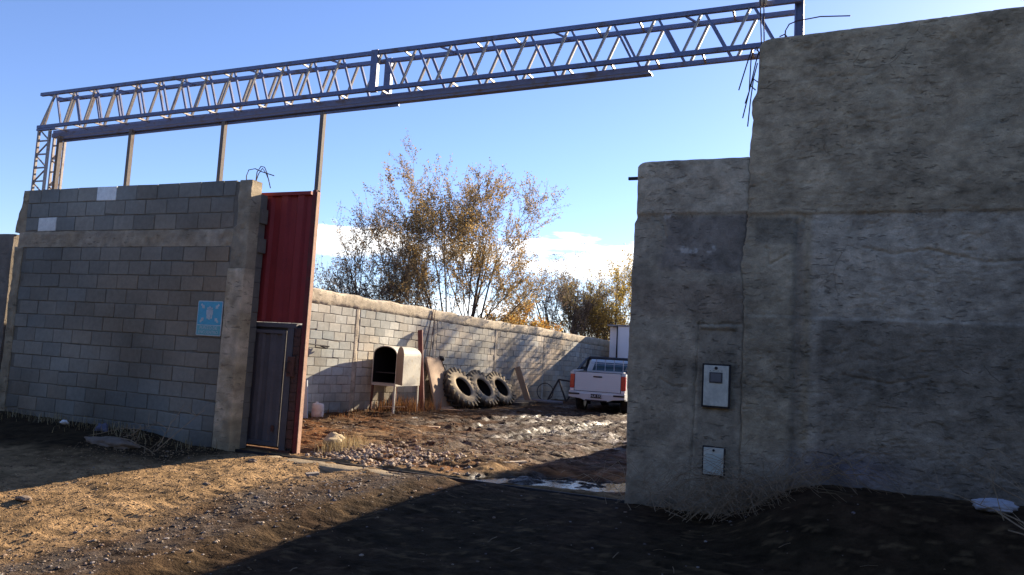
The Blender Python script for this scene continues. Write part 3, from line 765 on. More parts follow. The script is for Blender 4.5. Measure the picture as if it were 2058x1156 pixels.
# --- blue meeting point sign on the block wall
def text(body, size, x, z, y, m, T, name='lettering', ext=.0008):
    c = bpy.data.curves.new(name, 'FONT'); c.body = body; c.size = size; c.align_x = 'CENTER'; c.align_y = 'CENTER'; c.extrude = ext; c.resolution_u = 3
    o = bpy.data.objects.new(name, c); COL.objects.link(o)
    dg = bpy.context.evaluated_depsgraph_get(); me = bpy.data.meshes.new_from_object(o.evaluated_get(dg)); bpy.data.objects.remove(o)
    o = bpy.data.objects.new(name, me); COL.objects.link(o); me.materials.append(m)
    me.transform(Matrix.Rotation(math.pi / 2, 4, 'X'))
    if T is not None: o.parent = T; l = worldloc(T)
    else: l = np.zeros(3)
    o.location = (x - l[0], y - l[1], z - l[2]); return o


def sign():
    x0, x1, z0, z1, y = -7.725, -7.295, 1.45, 1.915, F - .022
    T = thing('assembly_point_sign', 'faded light blue sign with four white arrows pointing at a group of people', 'sign', (-7.51, F, 1.45))
    def rr(a, b, c, d, r):
        P = []
        for cx, cz, t0 in ((b - r, d - r, 0), (a + r, d - r, 90), (a + r, c + r, 180), (b - r, c + r, 270)):
            for i in range(5): t = math.radians(t0 + i * 22.5); P.append((cx + r * math.cos(t), cz + r * math.sin(t)))
        return P
    m = MB(); m.prism(rr(x0, x1, z0, z1, .02), 'y', y, y + .006); m.build('border', M_signw, T)
    m = MB(); m.prism(rr(x0 + .012, x1 - .012, z0 + .145, z1 - .012, .014), 'y', y - .0025, y - .0003); m.build('blue_field', M_signb, T)
    m = MB(); m.prism(rr(x0 + .012, x1 - .012, z0 + .012, z0 + .135, .008), 'y', y - .0025, y - .0003); m.build('text_panel', M_signg, T)
    cx, cz = (x0 + x1) / 2, z0 + .30
    for sx, sz in ((-1, 1), (1, 1), (-1, -1), (1, -1)):
        m = MB(); d = Vector((-sx, 0, -sz)).normalized(); n = Vector((d.z, 0, -d.x)); p = Vector((cx + sx * .155, 0, cz + sz * .12)); 
        P = [p + n * .014, p + d * .045 + n * .014, p + d * .045 + n * .030, p + d * .085, p + d * .045 - n * .030, p + d * .045 - n * .014, p - n * .014]
        m.prism([(q.x, q.z) for q in P], 'y', y - .005, y - .0028); m.build('arrow', M_signw, T)
    for dx, s in ((-.035, .85), (.035, .85), (0, 1.0)):
        m = MB(); yy = y - .0075 if dx == 0 else y - .005
        m.prism([(cx + dx + .017 * s * math.cos(t * .5236), cz + .075 * s + .017 * s * math.sin(t * .5236)) for t in range(12)], 'y', yy, yy + .0018)
        m.prism([(cx + dx - .026 * s, cz + .052 * s), (cx + dx - .026 * s, cz - .02), (cx + dx - .016 * s, cz - .02), (cx + dx - .014 * s, cz - .085 * s), (cx + dx + .014 * s, cz - .085 * s), (cx + dx + .016 * s, cz - .02), (cx + dx + .026 * s, cz - .02), (cx + dx + .026 * s, cz + .052 * s)][::-1], 'y', yy, yy + .0018)
        m.build('pictogram_person', M_signw, T)
    text('PUNTO DE', .062, cx, z0 + .103, y - .0035, M_signw, T); text('ENCUENTRO', .058, cx, z0 + .045, y - .0035, M_signw, T)


sign()


# ------------------------------------------------------------------ yard side wall
def yard_wall():
    global ALB
    ALB = 0.88
    T = thing('yard_wall', 'long sunlit concrete block wall with rough cement capping along the left side of the yard', 'wall', (-9.9, 19, -.2))
    L = math.hypot(1, SK); ux, uy = SK / L, 1 / L            # along the wall
    nx, ny = uy, -ux                                         # out of the face into the yard
    def fr(s, y, z):      # s along from (SX,SY), y depth behind the face
        return (SX + ux * s - nx * y, SY + uy * s - ny * y, z)
    KS = [-6, -0.76, 1.42, 4.71, 7.77, 10.74, 14.67, 18.6, 20]; KZ = [2.64, 2.61, 2.58, 2.51, 2.44, 2.42, 2.33, 2.24, 2.22]
    topz = lambda s: np.interp(s, KS, KZ)
    cols = [-2.6, 0.69, 4.12, 7.74, 11.53, 15.2]
    S0, S1 = -6.0, 19.2
    edges = [S0] + cols + [S1]
    b = MB(); base = (0.47, 0.415, 0.325)
    for i in range(len(edges) - 1):
        a = edges[i] + (.09 if i else 0); c = edges[i + 1] - (.09 if i < len(edges) - 2 else 0)
        blocks(b, a, c, -2.70, 12, 0, bw=.40, bh=.2, col=base, seed=50 + i, shear=lambda s: float(topz(s)), frame=fr, colvar=.17, white=())
    b.build('block_face', M_blocky, T, recalc=False)
    m = MB()
    for i in range(int((S1 - S0) / .6)):
        s = S0 + i * .6; z = float(topz(s + .3)) - .29
        vs = [fr(s, .009, -.6), fr(s + .6, .009, -.6), fr(s + .6, .19, -.6), fr(s, .19, -.6), fr(s, .009, z), fr(s + .6, .009, z), fr(s + .6, .19, z), fr(s, .19, z)]
        m.add(vs, [(0, 3, 2, 1), (4, 5, 6, 7), (0, 1, 5, 4), (1, 2, 6, 5), (2, 3, 7, 6), (3, 0, 4, 7)], (.21, .195, .17))
    m.build('mortar_core', M_conc, T, recalc=False)
    # rough capping
    b = MB(); s = np.arange(S0, S1, .035); prof = [(-0.01, -.30), (0.004, -.295), (.007, -.2), (.006, -.1), (.0, -.04), (-.02, -.005), (-.07, .012), (-.14, .006), (-.2, -.05), (-.2, -.3)]
    Sg = np.repeat(s[None], len(prof), 0); X = np.zeros_like(Sg); Y = X.copy(); Z = X.copy()
    for i, (o, dz) in enumerate(prof):
        n = .03 * fbm(s * 3, s * 0 + i * .9, 5, 4, .6) + .01 * fbm(s * 14, s * 0 + i, 6, 3)
        if 0 < i < 7: oo = o + n * .9
        else: oo = o + 0 * n
        zz = topz(s) + dz + (.09 * fbm(s * 1.5, s * 0, 7, 4, .6) if 3 < i < 9 else 0) + (n if 3 < i < 9 else 0) + (.05 * fbm(s * 4, s * 0, 9, 4, .6) if i < 3 else 0)
        X[i] = SX + ux * s + nx * oo; Y[i] = SY + uy * s + ny * oo; Z[i] = zz
    Cc = rgb(.50, .475, .41) * (1 + .8 * fbm(Sg * 2.5, Z * 5, 15, 4, .6))[..., None]
    b.grid(X, Y, Z, Cc); b.build('capping', M_conc, T, smooth=True, recalc=False)
    for i, c in enumerate(cols):
        b = MB(); z = np.arange(-.5, float(topz(c)) - .28, .04); prof = [(-.085, -.02), (-.08, -.003), (-.05, .001), (0, .002), (.05, .001), (.08, -.003), (.085, -.02)]
        G = np.array([[fr(c + p + (.02 * float(fbm(zz * 4, 0, 90 + i, 3)) if p else 0), -(q + .018 * float(fbm(zz * 5, p * 20, 80 + i, 3, .6))), zz) for p, q in prof] for zz in z])
        Zg, Pg = G[..., 2], np.repeat(np.arange(len(prof))[None], len(z), 0)
        Cc = rgb(.43, .42, .39) * (1 + 1.1 * fbm(Zg * 3, Pg * .4 + i, 16, 4, .6))[..., None]
        b.grid(G[..., 0], G[..., 1], Zg, Cc); b.build('column', M_conc, T, smooth=True, recalc=False)
    return fr, topz


wfr, wtop = yard_wall()
ALB = 1.0

# ------------------------------------------------------------------ truss, posts, gate
def truss():
    T = thing('lattice_beam', 'long grey steel lattice beam spanning the gateway high above the walls', 'truss', (-6, 7.82, 4.6))
    YF, YB = 7.82, 8.10
    zb = lambda x: 4.655 + .135 * (x + 11.75) / 11.45; zt = lambda x: 5.20 + .03 * (x + 11.75) / 11.45
    for (y, x0) in ((YF, -11.76), (YB, -11.76)):
        m = MB(); m.bar((x0, y, zt(x0)), (-.24, y, zt(-.24)), .045, .05); m.build('chord', M_steel, T)
        m = MB(); m.bar((x0, y, zb(x0)), (-.26, y, zb(-.26)), .045, .05); m.build('chord', M_steel, T)
    x = -11.42; n = 0
    while x < -.45:
        left = x < -5.55
        if abs(x + 5.37) < .10: x += .18
        for y in (YF, YB):
            hw = .19 if left else .205
            sh = 0.0 if y == YF else (.09 if left else 0.04)
            xa = x + sh
            if xa > -.45: continue
            w = .026 if y == YF else .030
            gap = .022
            m = MB(); m.bar((xa - gap, y, zt(xa) - .02), (xa - hw, y, zb(xa) + .02), w, w); m.build('diagonal', M_steelw, T)  # paler bars paint in the diagonals' sunlit sides
            m = MB(); m.bar((xa + gap, y + .004, zt(xa) - .02), (xa + hw + (.03 if not left else 0), y + .004, zb(xa) + .02), w, w); m.build('diagonal', M_steel, T)
        m = MB(); m.bar((x - .2, YF + .02, zt(x) - .01), (x - .2 + (.0 if n % 3 else .12), YB - .02, zt(x) - .012), .02, .02)
        m.build('cross_tie', M_steelw if n % 3 else M_steel, T)
        m = MB(); m.bar((x, YF + .02, zb(x) - .012), (x, YB - .02, zb(x) - .012), .02, .02); m.build('cross_tie', M_steelw, T)
        x += .46 if left else .505; n += 1
    m = MB(); m.bar((-11.70, YF, zb(-11.7)), (-11.42, YF, zt(-11.42) - .01), .028, .028); m.build('diagonal', M_steelw, T)
    for y, dx in ((YF - .004, 0), (YB, .03)):
        x = -5.37 + dx; m = MB(); m.box((x - .05, y - .03, zb(x) - .035), (x + .05, y + .03, zt(x) + .03)); m.build('splice_post', M_steel, T)
    # door track slung below
    m = MB(); tz = lambda x: 4.535 + .165 * (x + 11.6) / 9.8
    m.bar((-11.62, 8.0, tz(-11.62) + .02), (-1.83, 8.0, tz(-1.83) + .02), .07, .065); m.build('track_channel', M_steel, T)
    m = MB(); m.bar((-11.5, 8.02, tz(-11.5) - .045), (-1.80, 8.02, tz(-1.8) - .035), .09, .018); m.bar((-11.4, 8.03, tz(-11.4) - .07), (-5.1, 8.03, tz(-5.1) - .07), .03, .03); m.build('track_angle', M_steel, T)
    # lattice column standing on the block wall
    T2 = thing('lattice_column', 'short steel lattice column rising behind the left end of the block wall', 'column', (-11.5, 7.9, 3.3))
    xs = (-11.71, -11.45)
    for y in (7.815, 8.08):
        for x in xs:
            m = MB(); m.bar((x, y, 3.0), (x, y, 4.62), .035, .035); m.build('chord', M_steelw, T2)
        z = 3.1; k = 0
        while z < 4.55:
            m = MB(); m.bar((xs[0], y, z), (xs[1], y, z + .0), .02, .022)
            a, c = (xs if k % 2 else xs[::-1]); m.bar((a, y + .003, z), (c, y + .003, z + .2), .018, .018); m.build('lacing', M_steelw, T2)
            z += .22; k += 1
    m = MB(); m.bar((xs[0] - .04, 7.815, 4.605), (-11.3, 7.815, 4.61), .05, .03); m.build('cap_plate', M_steel, T2)
    T3 = MB(); T3.box((-.30, 7.84, 3.0), (-.285, 7.93, 5.7)); T3.box((-.225, 7.84, 3.0), (-.21, 7.93, 5.7)); T3.box((-.285, 7.88, 3.0), (-.225, 7.89, 5.7))
    tag(T3.build('steel_post', M_steel, origin=(-.26, 7.88, 3)), 'upright steel channel post behind the tall wall, carrying the right end of the lattice beam', 'post')
    m = MB(); m.tube([(-.60, 7.70, 5.30), (-.60, 7.70, 5.215), (-.595, 7.70, 5.185), (-.59, 7.70, 5.165)], [.035, .045, .035, .02], 9)
    tag(m.build('insulator', M_bulb, smooth=True, origin=(-.6, 7.7, 5.16)), 'pale ceramic lump tied to the rebar just under the beam at top right', 'insulator')


truss()


def gate():
    T = thing('sliding_gate', 'tall sliding gate, red corrugated sheet above a grey lower half, open behind the block wall', 'gate', (-8.8, 7.93, 0))
    Y = 7.93
    for x in (-11.40, -9.80, -7.96, -6.235):
        m = MB(); m.box((x - .03, Y, 3.40), (x + .03, Y + .06, 4.53)); m.build('upright', mat('weathered_tube', (.16, .135, .115), rough=.75, var=.3, scale=6, tint=(.12, .08, .06)), T)
    def corr(x0, x1, z0, z1, y, pitch=.27, d=.035):
        b = MB(); xs = []; ys = []; x = x0
        while x < x1 + .001:
            for t, yy in ((0, 0), (.36, 0), (.5, d), (.86, d)):
                if x + t * pitch <= x1 + .001: xs.append(x + t * pitch); ys.append(y + yy)
            x += pitch
        xs = np.array(xs); ys = np.array(ys); Zs = np.linspace(z0, z1, 14)
        X, Z = np.meshgrid(xs, Zs); Yg = np.repeat(ys[None], len(Zs), 0) + .006 * fbm(X * 2, Z * 2, 33, 3)
        b.grid(X, Yg, Z); return b
    b = corr(-11.38, -6.235, 1.68, 3.41, Y + .005); b.build('red_sheet', M_red, T, recalc=False)
    b = corr(-11.38, -7.66, 0.0, 1.62, Y + .005); b.build('grey_sheet', M_grey, T, recalc=False)
    m = MB(); m.box((-11.42, Y - .015, 3.405), (-6.30, Y + .05, 3.45)); m.build('top_rail', M_red, T)
    m = MB(); m.box((-11.42, Y - .012, 1.615), (-6.36, Y + .05, 1.675)); m.build('middle_rail', M_grey, T)
    m = MB(); m.box((-11.42, Y - .012, -.06), (-6.30, Y + .05, .02)); m.build('bottom_rail', M_rust, T)
    # edge post: red face, rust; a separate tan strip paints its narrow side as sunlit
    m = MB(); m.box((-6.265, Y - .02, -.08), (-6.205, Y + .05, 3.46)); o = m.build('edge_post', mat('faded_red_edge', (.15, .03, .028), rough=.75, var=.45, scale=7, bump=.3, tint=(.09, .045, .035)), T); o['label'] = 'red edge post'
    m = MB(); m.box((-6.202, Y - .015, -.07), (-6.192, Y + .05, 3.44)); m.build('edge_strip', mat('sunlit_edge', (.42, .26, .18), rough=.8, var=.3, scale=9), T)
    # wicket door in the grey half
    m = MB(); m.box((-7.70, Y + .045, .03), (-6.515, Y + .055, 1.62)); m.build('backing_sheet', M_grey, T)
    m = MB(); m.box((-6.503, Y + .045, .0), (-6.23, Y + .055, 1.66)); m.build('backing_sheet', M_grey, T)
    m = MB(); z0, z1, x0, x1 = .06, 1.575, -7.62, -6.52
    m.box((x0, Y - .03, z0), (x0 + .045, Y + .01, z1)); m.box((x1 - .045, Y - .03, z0), (x1, Y + .01, z1)); m.box((x0 + .045, Y - .03, z1 - .045), (x1 - .045, Y + .01, z1)); m.box((x0 + .045, Y - .03, z0), (x1 - .045, Y + .01, z0 + .05))
    D = m.build('wicket_door', M_grey, T)
    b = corr(x0 + .05, x1 - .05, z0 + .05, z1 - .05, Y - .012, .2, .02); b.build('door_sheet', M_grey, D, recalc=False)
    m = MB(); m.box((x1 - .10, Y - .045, .25), (x1 - .06, Y - .03, .33)); m.build('hinge', M_rust, D)
    m = MB(); m.box((-6.50, Y - .005, 0.02), (-6.40, Y + .03, 1.615)); m.build('jamb', M_grey, T)
    m = MB()
    for i in range(13): m.box((-6.37, Y - .03 - .003 * (i % 2), .06 + i * .12), (-6.272, Y + .02, .06 + i * .12 + .114))
    m.build('rusted_lock_channel', mat('flaking_rust', (.10, .05, .038), rough=.85, var=.7, scale=14, bump=.7, bscale=60, tint=(.02, .015, .02)), T, bevel=.004)
    m = MB(); m.box((-6.42, Y - .07, .98), (-6.32, Y - .035, 1.24)); m.build('lock_case', M_rust, T, bevel=.006)
    m = MB(); m.tube([(-6.36, Y - .06, 1.18), (-6.40, Y - .10, 1.16), (-6.40, Y - .10, 1.04), (-6.36, Y - .06, 1.02)], .009, 6); m.build('handle', M_dark, T)
    # concrete sill with rail across the opening
    S = thing('gate_sill', 'chipped concrete sill with an iron rail crossing the gateway at ground level', 'sill', (-4, 7.4, 0))
    def colf(X, Z): return rgb(.22, .19, .14) * (1 + 1.2 * fbm(X * 3, Z * 8, 7, 4, .6))[..., None]
    b = MB(); xs = np.arange(-7.0, -1.85, .05); ys = np.array([7.20, 7.22, 7.30, 7.40, 7.50, 7.53, 7.54]); dz = np.array([-.12, -.004, .012, .012, .006, 0, -.12])
    X, Yg = np.meshgrid(xs, ys); gap = sm((fbm(X * 1.3, X * 0, 19, 3) - .02) / .1); low = sm((X + 4.9) / 1.2)
    Z = dz[:, None] + .012 + .03 * fbm(X * 4, Yg * 9, 3, 4, .6) - .06 * gap - .03 * low
    b.grid(X, Yg, Z, colf(X, Yg)); b.build('sill_slab', M_conc, S, smooth=True, recalc=False)
    m = MB(); m.bar((-7.3, 7.70, -.015), (-1.8, 7.70, -.02), .022, .035); m.build('rail', M_dark, S)


gate()

# ------------------------------------------------------------------ things in the yard
def tank():
    """arch-topped sheet metal cabinet on legs with its door open"""
    x0, x1, y0, y1, zb, zs, zt = -10.04, -9.36, 15.45, 16.62, .54, 1.23, 1.45
    T = thing('metal_oven', 'cream sheet metal oven with an arched top on legs, its dark inside open', 'oven', (-9.9, 16.4, -.2))
    def arch(ins=0.0, n=14):
        P = [(x0 + ins, zb + ins)]; cx = (x0 + x1) / 2; a = (x1 - x0) / 2 - ins; h = zt - zs - ins
        P += [(x1 - ins, zb + ins)]
        P += [(cx + a * math.cos(math.pi * i / n), zs + h * math.sin(math.pi * i / n)) for i in range(n + 1)]
        return P
    o_, i_ = arch(), arch(.02); n = len(o_)
    vs = [(x, y0, z) for x, z in o_] + [(x, y1, z) for x, z in o_] + [(x, y0, z) for x, z in i_] + [(x, y1 - .02, z) for x, z in i_]
    fs = [(k, (k + 1) % n, n + (k + 1) % n, n + k) for k in range(n)] + [(k, (k + 1) % n, 2 * n + (k + 1) % n, 2 * n + k) for k in range(n)] + [tuple(n + k for k in range(n))]
    m = MB(); m.add(vs, fs); m.build('body', M_cream, T)
    m = MB(); vs2 = [(x + (.004 if x < -9.7 else -.004), y0 + .02, z) for x, z in i_] + [(x + (.004 if x < -9.7 else -.004), y1 - .03, z) for x, z in i_]
    m.add(vs2, [(k, (k + 1) % n, n + (k + 1) % n, n + k) for k in range(n)] + [tuple(n + k for k in range(n))]); m.build('lining', M_soot, T)
    m = MB(); m.bar((x0 + .03, y0 + .12, .80), (x1 - .03, y0 + .12, .80), .02, .02); m.bar((x0 + .03, y0 + .6, .80), (x1 - .03, y0 + .6, .80), .02, .02)
    for i in range(9): m.bar((x0 + .08 + i * .065, y0 + .1, .815), (x0 + .08 + i * .065, y1 - .1, .815), .008, .008)
    m.build('rack', M_dark, T)
    # door: arched plate hinged on the right edge, swung out along the side
    hx, hy = x1 + .012, y0 - .01
    ang = math.radians(62); dx, dy = math.cos(ang - math.pi / 2 + .35), math.sin(ang - math.pi / 2 + .35)
    P = [(0.0, zb + .01), (.66, zb + .01), (.66, zs)] + [(.33 + .33 * math.cos(math.pi * i / 12), zs + (zt - zs) * math.sin(math.pi * i / 12)) for i in range(1, 12)] + [(0, zs)]
    dx, dy = 0.713, -0.714
    hx = x1 + .015; hy = y0 - .012; P = [(u * .94, z) for u, z in P]
    vs = [(hx + u * dx, hy + u * dy, z) for u, z in P] + [(hx + u * dx + .012 * dy, hy + u * dy - .012 * dx, z) for u, z in P]; n = len(P)
    m = MB(); m.add(vs, [tuple(range(n)), tuple(range(2 * n - 1, n - 1, -1))] + [(k, (k + 1) % n, n + (k + 1) % n, n + k) for k in range(n)])
    o = m.build('door', mat('brown_door_sheet', (.30, .22, .16), rough=.7, var=.2, scale=5), T)
    for (x, y, lean) in ((x0 + .03, y0 + .03, -.02), (x1 - .03, y0 + .03, .0), (x0 + .03, y1 - .05, 0), (x1 - .03, y1 - .05, .02)):
        m = MB(); m.bar((x, y, zb), (x + lean, y, float(gz(x, y)) - .03), .045, .045)
        m.build('leg', M_cream if x > -9.7 else M_rust, T)
    m = MB(); m.box((x0, y0 + .005, zb - .05), (x1, y0 + .045, zb - .003)); m.box((x1 - .04, y0 + .05, zb - .05), (x1, y1, zb - .003)); m.build('stand_frame', M_cream, T)
    m = MB(); m.bar((x0 + .05, y0 + .35, -.05), (x1, y0 + .5, -.02), .03, .02); m.build('brace', M_wood, T)


tank()


def leaning():
    # reddish plank leaning behind the oven
    def plank(name, top, bot, wdir, w, th, m, label, cat):
        top, bot, wd = Vector(top), Vector(bot), Vector(wdir).normalized(); ax = (top - bot).normalized(); n = ax.cross(wd).normalized(); wd = n.cross(ax)
        b = MB(); vs = []
        for e in (bot, top):
            for a, c in ((-1, -1), (1, -1), (1, 1), (-1, 1)): vs.append(e + wd * a * w / 2 + n * c * th / 2)
        b.add(vs, [(0, 1, 2, 3), (7, 6, 5, 4), (0, 4, 5, 1), (1, 5, 6, 2), (2, 6, 7, 3), (3, 7, 4, 0)])
        return tag(b.build(name, m, origin=bot, bevel=.003), label, cat)
    plank('leaning_plank', (wallx(17.5) + .10, 17.5, 1.92), (-9.45, 17.0, -.2), (1, .1, .25), .13, .05, M_redwood, 'long red-brown plank leaning on the wall behind the cream oven', 'plank')
    plank('leaning_plank', (wallx(23.4) + .10, 23.45, .98), (-9.02, 23.55, -.22), (1, .0, .4), .20, .05, M_wood, 'pale wooden plank leaning on the wall just right of the tractor tyres', 'plank')
    # brown bent sheet
    b = MB(); u = np.linspace(0, 1, 12); v = np.linspace(0, 1, 16); U, V = np.meshgrid(u, v)
    X = wallx(18.3) + .10 + .42 * (1 - V) + .05 * np.sin(U * 3) * (1 - V * .5) + .0 * U; Yv = 17.75 + .95 * U + .1 * (1 - V) * U; Z = -.22 + 1.42 * V + .02 * np.sin(U * 9)
    b.grid(X, Yv, Z); o = b.build('leaning_sheet', M_brownsheet, smooth=True, recalc=False, origin=(-9.8, 18.2, -.2))
    s = o.modifiers.new('solid', 'SOLIDIFY'); s.thickness = .02
    tag(o, 'tall brown bent sheet leaning on the wall between the oven and the tyres', 'sheet')
    b = MB(); b.bar((-9.55, 17.7, -.18), (-9.2, 18.35, -.16), .25, .02, up=(.5, .2, 1)); b.bar((-9.7, 17.9, -.1), (-9.35, 18.5, -.17), .14, .03, up=(.8, -.2, 1))
    tag(b.build('scrap_boards', M_brownsheet, origin=(-9.5, 18, -.2)), 'low brown scrap boards at the foot of the bent sheet', 'boards')
    # rod with a dark knob
    b = MB(); b.tube([(-9.85, 18.62, 1.14), (-9.62, 18.95, .45), (-9.5, 19.1, -.15)], .012, 6)
    r = tag(b.build('iron_rod', M_dark, origin=(-9.5, 19.1, -.2)), 'thin dark rod with a knob on top, standing beside the first tractor tyre', 'rod')
    b = MB(); b.tube([(-9.87, 18.55, 1.15), (-9.86, 18.6, 1.20), (-9.84, 18.67, 1.20), (-9.83, 18.74, 1.13)], [.03, .06, .06, .03], 8); b.build('knob', M_dark, r, smooth=True)
    # cables hanging from the wall top
    for i, (ya, yb, zb2) in enumerate(((18.2, 17.75, 1.3), (18.28, 18.0, .6))):
        p0 = (wallx(ya) + .03, ya, float(wtop((ya - SY) * 1.003)) + .02); p1 = (wallx(yb) + .05, yb, zb2)
        b = MB(); b.tube([p0, tuple(lerp(np.array(p0), np.array(p1), .5) + np.array([.0, .03, 0])), p1], .010, 5)
        tag(b.build('hanging_cable', M_rust, origin=p1), ('left, shorter', 'right, longer')[i] + ' of the two thin cables hanging down the wall above the brown sheet', 'cable')
    # short iron bar on the wall near the gate
    b = MB(); b.tube([(wallx(13.2) + .03, 13.2, 1.41), (wallx(13.7) + .08, 13.7, 1.375), (wallx(13.9) + .12, 13.9, 1.36)], .015, 6); b.tube([(wallx(13.7) + .06, 13.68, 1.37), (wallx(13.8) + .1, 13.78, 1.33), (wallx(13.9) + .1, 13.9, 1.36)], .02, 6)
    tag(b.build('wall_bracket', M_dark, origin=(-10.3, 13.5, 1.35)), 'short dark iron bracket on the yard wall close to the gate edge', 'bracket')
    # bucket
    x, y = -9.83, 13.15; z = float(gz(x, y)) - .02
    T = thing('white_drum', 'small dirty white plastic drum on the ground beside the gate edge', 'drum', (x, y, z))
    b = MB(); n = 24; prof = [(0, .0), (.125, 0), (.135, .02), (.14, .12), (.132, .14), (.14, .16), (.135, .27), (.115, .31), (.06, .32), (0, .32)]
    rings = [[(x + r * math.cos(2 * math.pi * j / n), y + r * .8 * math.sin(2 * math.pi * j / n), z + h) for j in range(n)] for r, h in prof]
    b.add([p for r in rings for p in r], [(i * n + j, i * n + (j + 1) % n, (i + 1) * n + (j + 1) % n, (i + 1) * n + j) for i in range(len(prof) - 1) for j in range(n)])
    b.build('shell', mat('dirty_plastic', (.6, .56, .5), rough=.5, var=.2, scale=7, tint=(.3, .2, .13)), T, smooth=True)
    b = MB(); b.tube([(x - .03, y, z + .31), (x - .03, y, z + .345)], .03, 12); b.build('cap', M_white, T)
    # pale blue panel standing behind the gate edge
    b = MB(); b.bar((-9.98, 12.9, -.2), (-10.10, 12.95, .62), .2, .02, up=(0, 1, 0))
    tag(b.build('pale_panel', mat('pale_blue_sheet', (.45, .52, .58), rough=.5, var=.1), origin=(-10, 12.9, -.15)), 'narrow pale blue panel standing just inside the gate edge', 'panel')
    # planks on the mud
    b = MB(); b.bar((-3.98, 8.95, .0), (-3.62, 9.45, .005), .05, .02)
    tag(b.build('wood_strip', mat('bleached_wood', (.5, .42, .32), rough=.8, var=.2), origin=(-3.8, 9.2, 0)), 'bleached strip of wood lying on the mud at the edge of the shadow', 'plank')


leaning()


def tyre(x, y, lean_deg, yaw_deg, label, R=.60, W=.34, roll=0):
    rim = .305
    z = float(gbase(x, y)) - .10
    T = thing('tractor_tyre', label, 'tractor tyre', (0, 0, 0), 'tractor tyres leaning on the yard wall')
    # local frame: wheel axis = local X (towards the yard), centre at origin
    prof = [(-.13, rim), (-.17, rim + .02), (-.175, rim + .10), (-.165, R - .12), (-.13, R - .055), (-.06, R - .04), (0, R - .037), (.06, R - .04), (.13, R - .055), (.165, R - .12), (.175, rim + .10), (.17, rim + .02), (.13, rim)]
    n = 56; vs = []; fs = []; k = len(prof)
    for j in range(n):
        t = 2 * math.pi * j / n
        for (a, r) in prof: vs.append((a, r * math.cos(t), r * math.sin(t)))
    inner = [(.12, rim + .03), (.14, R - .13), (0, R - .09), (-.14, R - .13), (-.12, rim + .03)]
    b = MB()
    for j in range(n):
        for i in range(k - 1): fs.append((j * k + i, j * k + i + 1, ((j + 1) % n) * k + i + 1, ((j + 1) % n) * k + i))
    b.add(vs, fs); b.c = [((.30, .245, .165) if (a > .12 and rim + .01 < r < R - .06) else ((.16, .13, .09) if a > .12 else (.035, .03, .027))) for _ in range(n) for (a, r) in prof]  # muddy sunward sidewall tan, tread and far side darkened: shade painted into the rubber
    vs = []; fs = []; k = len(inner)
    for j in range(n):
        t = 2 * math.pi * j / n
        for (a, r) in inner: vs.append((a, r * math.cos(t), r * math.sin(t)))
    for j in range(n):
        for i in range(k - 1): fs.append((j * k + i, ((j + 1) % n) * k + i, ((j + 1) % n) * k + i + 1, j * k + i + 1))
    lin = MB(); lin.add(vs, fs)
    M = Matrix.Translation((x, y, 0)) @ Matrix.Rotation(math.radians(yaw_deg), 4, 'Z') @ Matrix.Rotation(math.radians(lean_deg), 4, 'Y') @ Matrix.Rotation(math.radians(roll), 4, 'X')
    # rest the lowest point on the ground
    low = min((M @ Vector((a, R * math.cos(t), R * math.sin(t)))).z for a in (-.17, .17) for t in np.linspace(0, 6.28, 60))
    M = Matrix.Translation((0, 0, z - low)) @ M
    c = M @ Vector((0, 0, 0)); T.location = c
    def place(bb): bb.v = [tuple(M @ Vector(v)) for v in bb.v]
    place(b); b.build('carcass', mat('muddy_sidewall_shaded', attr=True, rough=.95, var=.35, scale=6, bump=.4, bscale=50), T, smooth=True)
    place(lin); lin.build('inner_liner', M_tyre, T, smooth=True)
    lug = MB(); N = 20
    for j in range(N):
        for side in (-1, 1):
            t0 = 2 * math.pi * (j + (.5 if side > 0 else 0)) / N; t1 = t0 + .22
            # chunky bar from the shoulder to the crown, slanting
            P = []
            for (a, t, r0, r1, hw) in ((side * .185, t0, R - .16, R - .01, .045), (side * .15, t0 + .05, R - .07, R, .04), (side * .01, t1, R - .05, R - .002, .032)):
                for (dt, r) in ((-hw / R, r0), (hw / R, r0), (hw / R * .7, r1), (-hw / R * .7, r1)):
                    P.append((a, r * math.cos(t + dt), r * math.sin(t + dt)))
            f = [(0, 1, 2, 3), (11, 10, 9, 8)] + [(o + i, o + (i + 1) % 4, o + 4 + (i + 1) % 4, o + 4 + i) for o in (0, 4) for i in range(4)]
            lug.add(P, f); lug.c[-12:] = [(.20, .165, .11)] * 12 if side > 0 else [(.03, .027, .024)] * 12  # sunward lugs tan, far ones near black: painted light and shade
            if side > 0: lug.c[-4:] = [(.05, .04, .03)] * 4
    place(lug); lug.build('tread_lugs', mat('lug_rubber_shaded', attr=True, rough=.95, var=.4, scale=6, bump=.5), T)
    return T


tyre(-9.39, 19.0, -38, -7, 'largest tractor tyre, nearest the gate, leaning on the block wall', R=.66, roll=3)
tyre(-9.32, 20.25, -37, -9, 'middle one of the three tractor tyres leaning on the block wall', R=.63, roll=9)
tyre(-9.34, 21.62, -36, -10, 'farthest tractor tyre, beside the pale leaning plank', R=.60, roll=14)


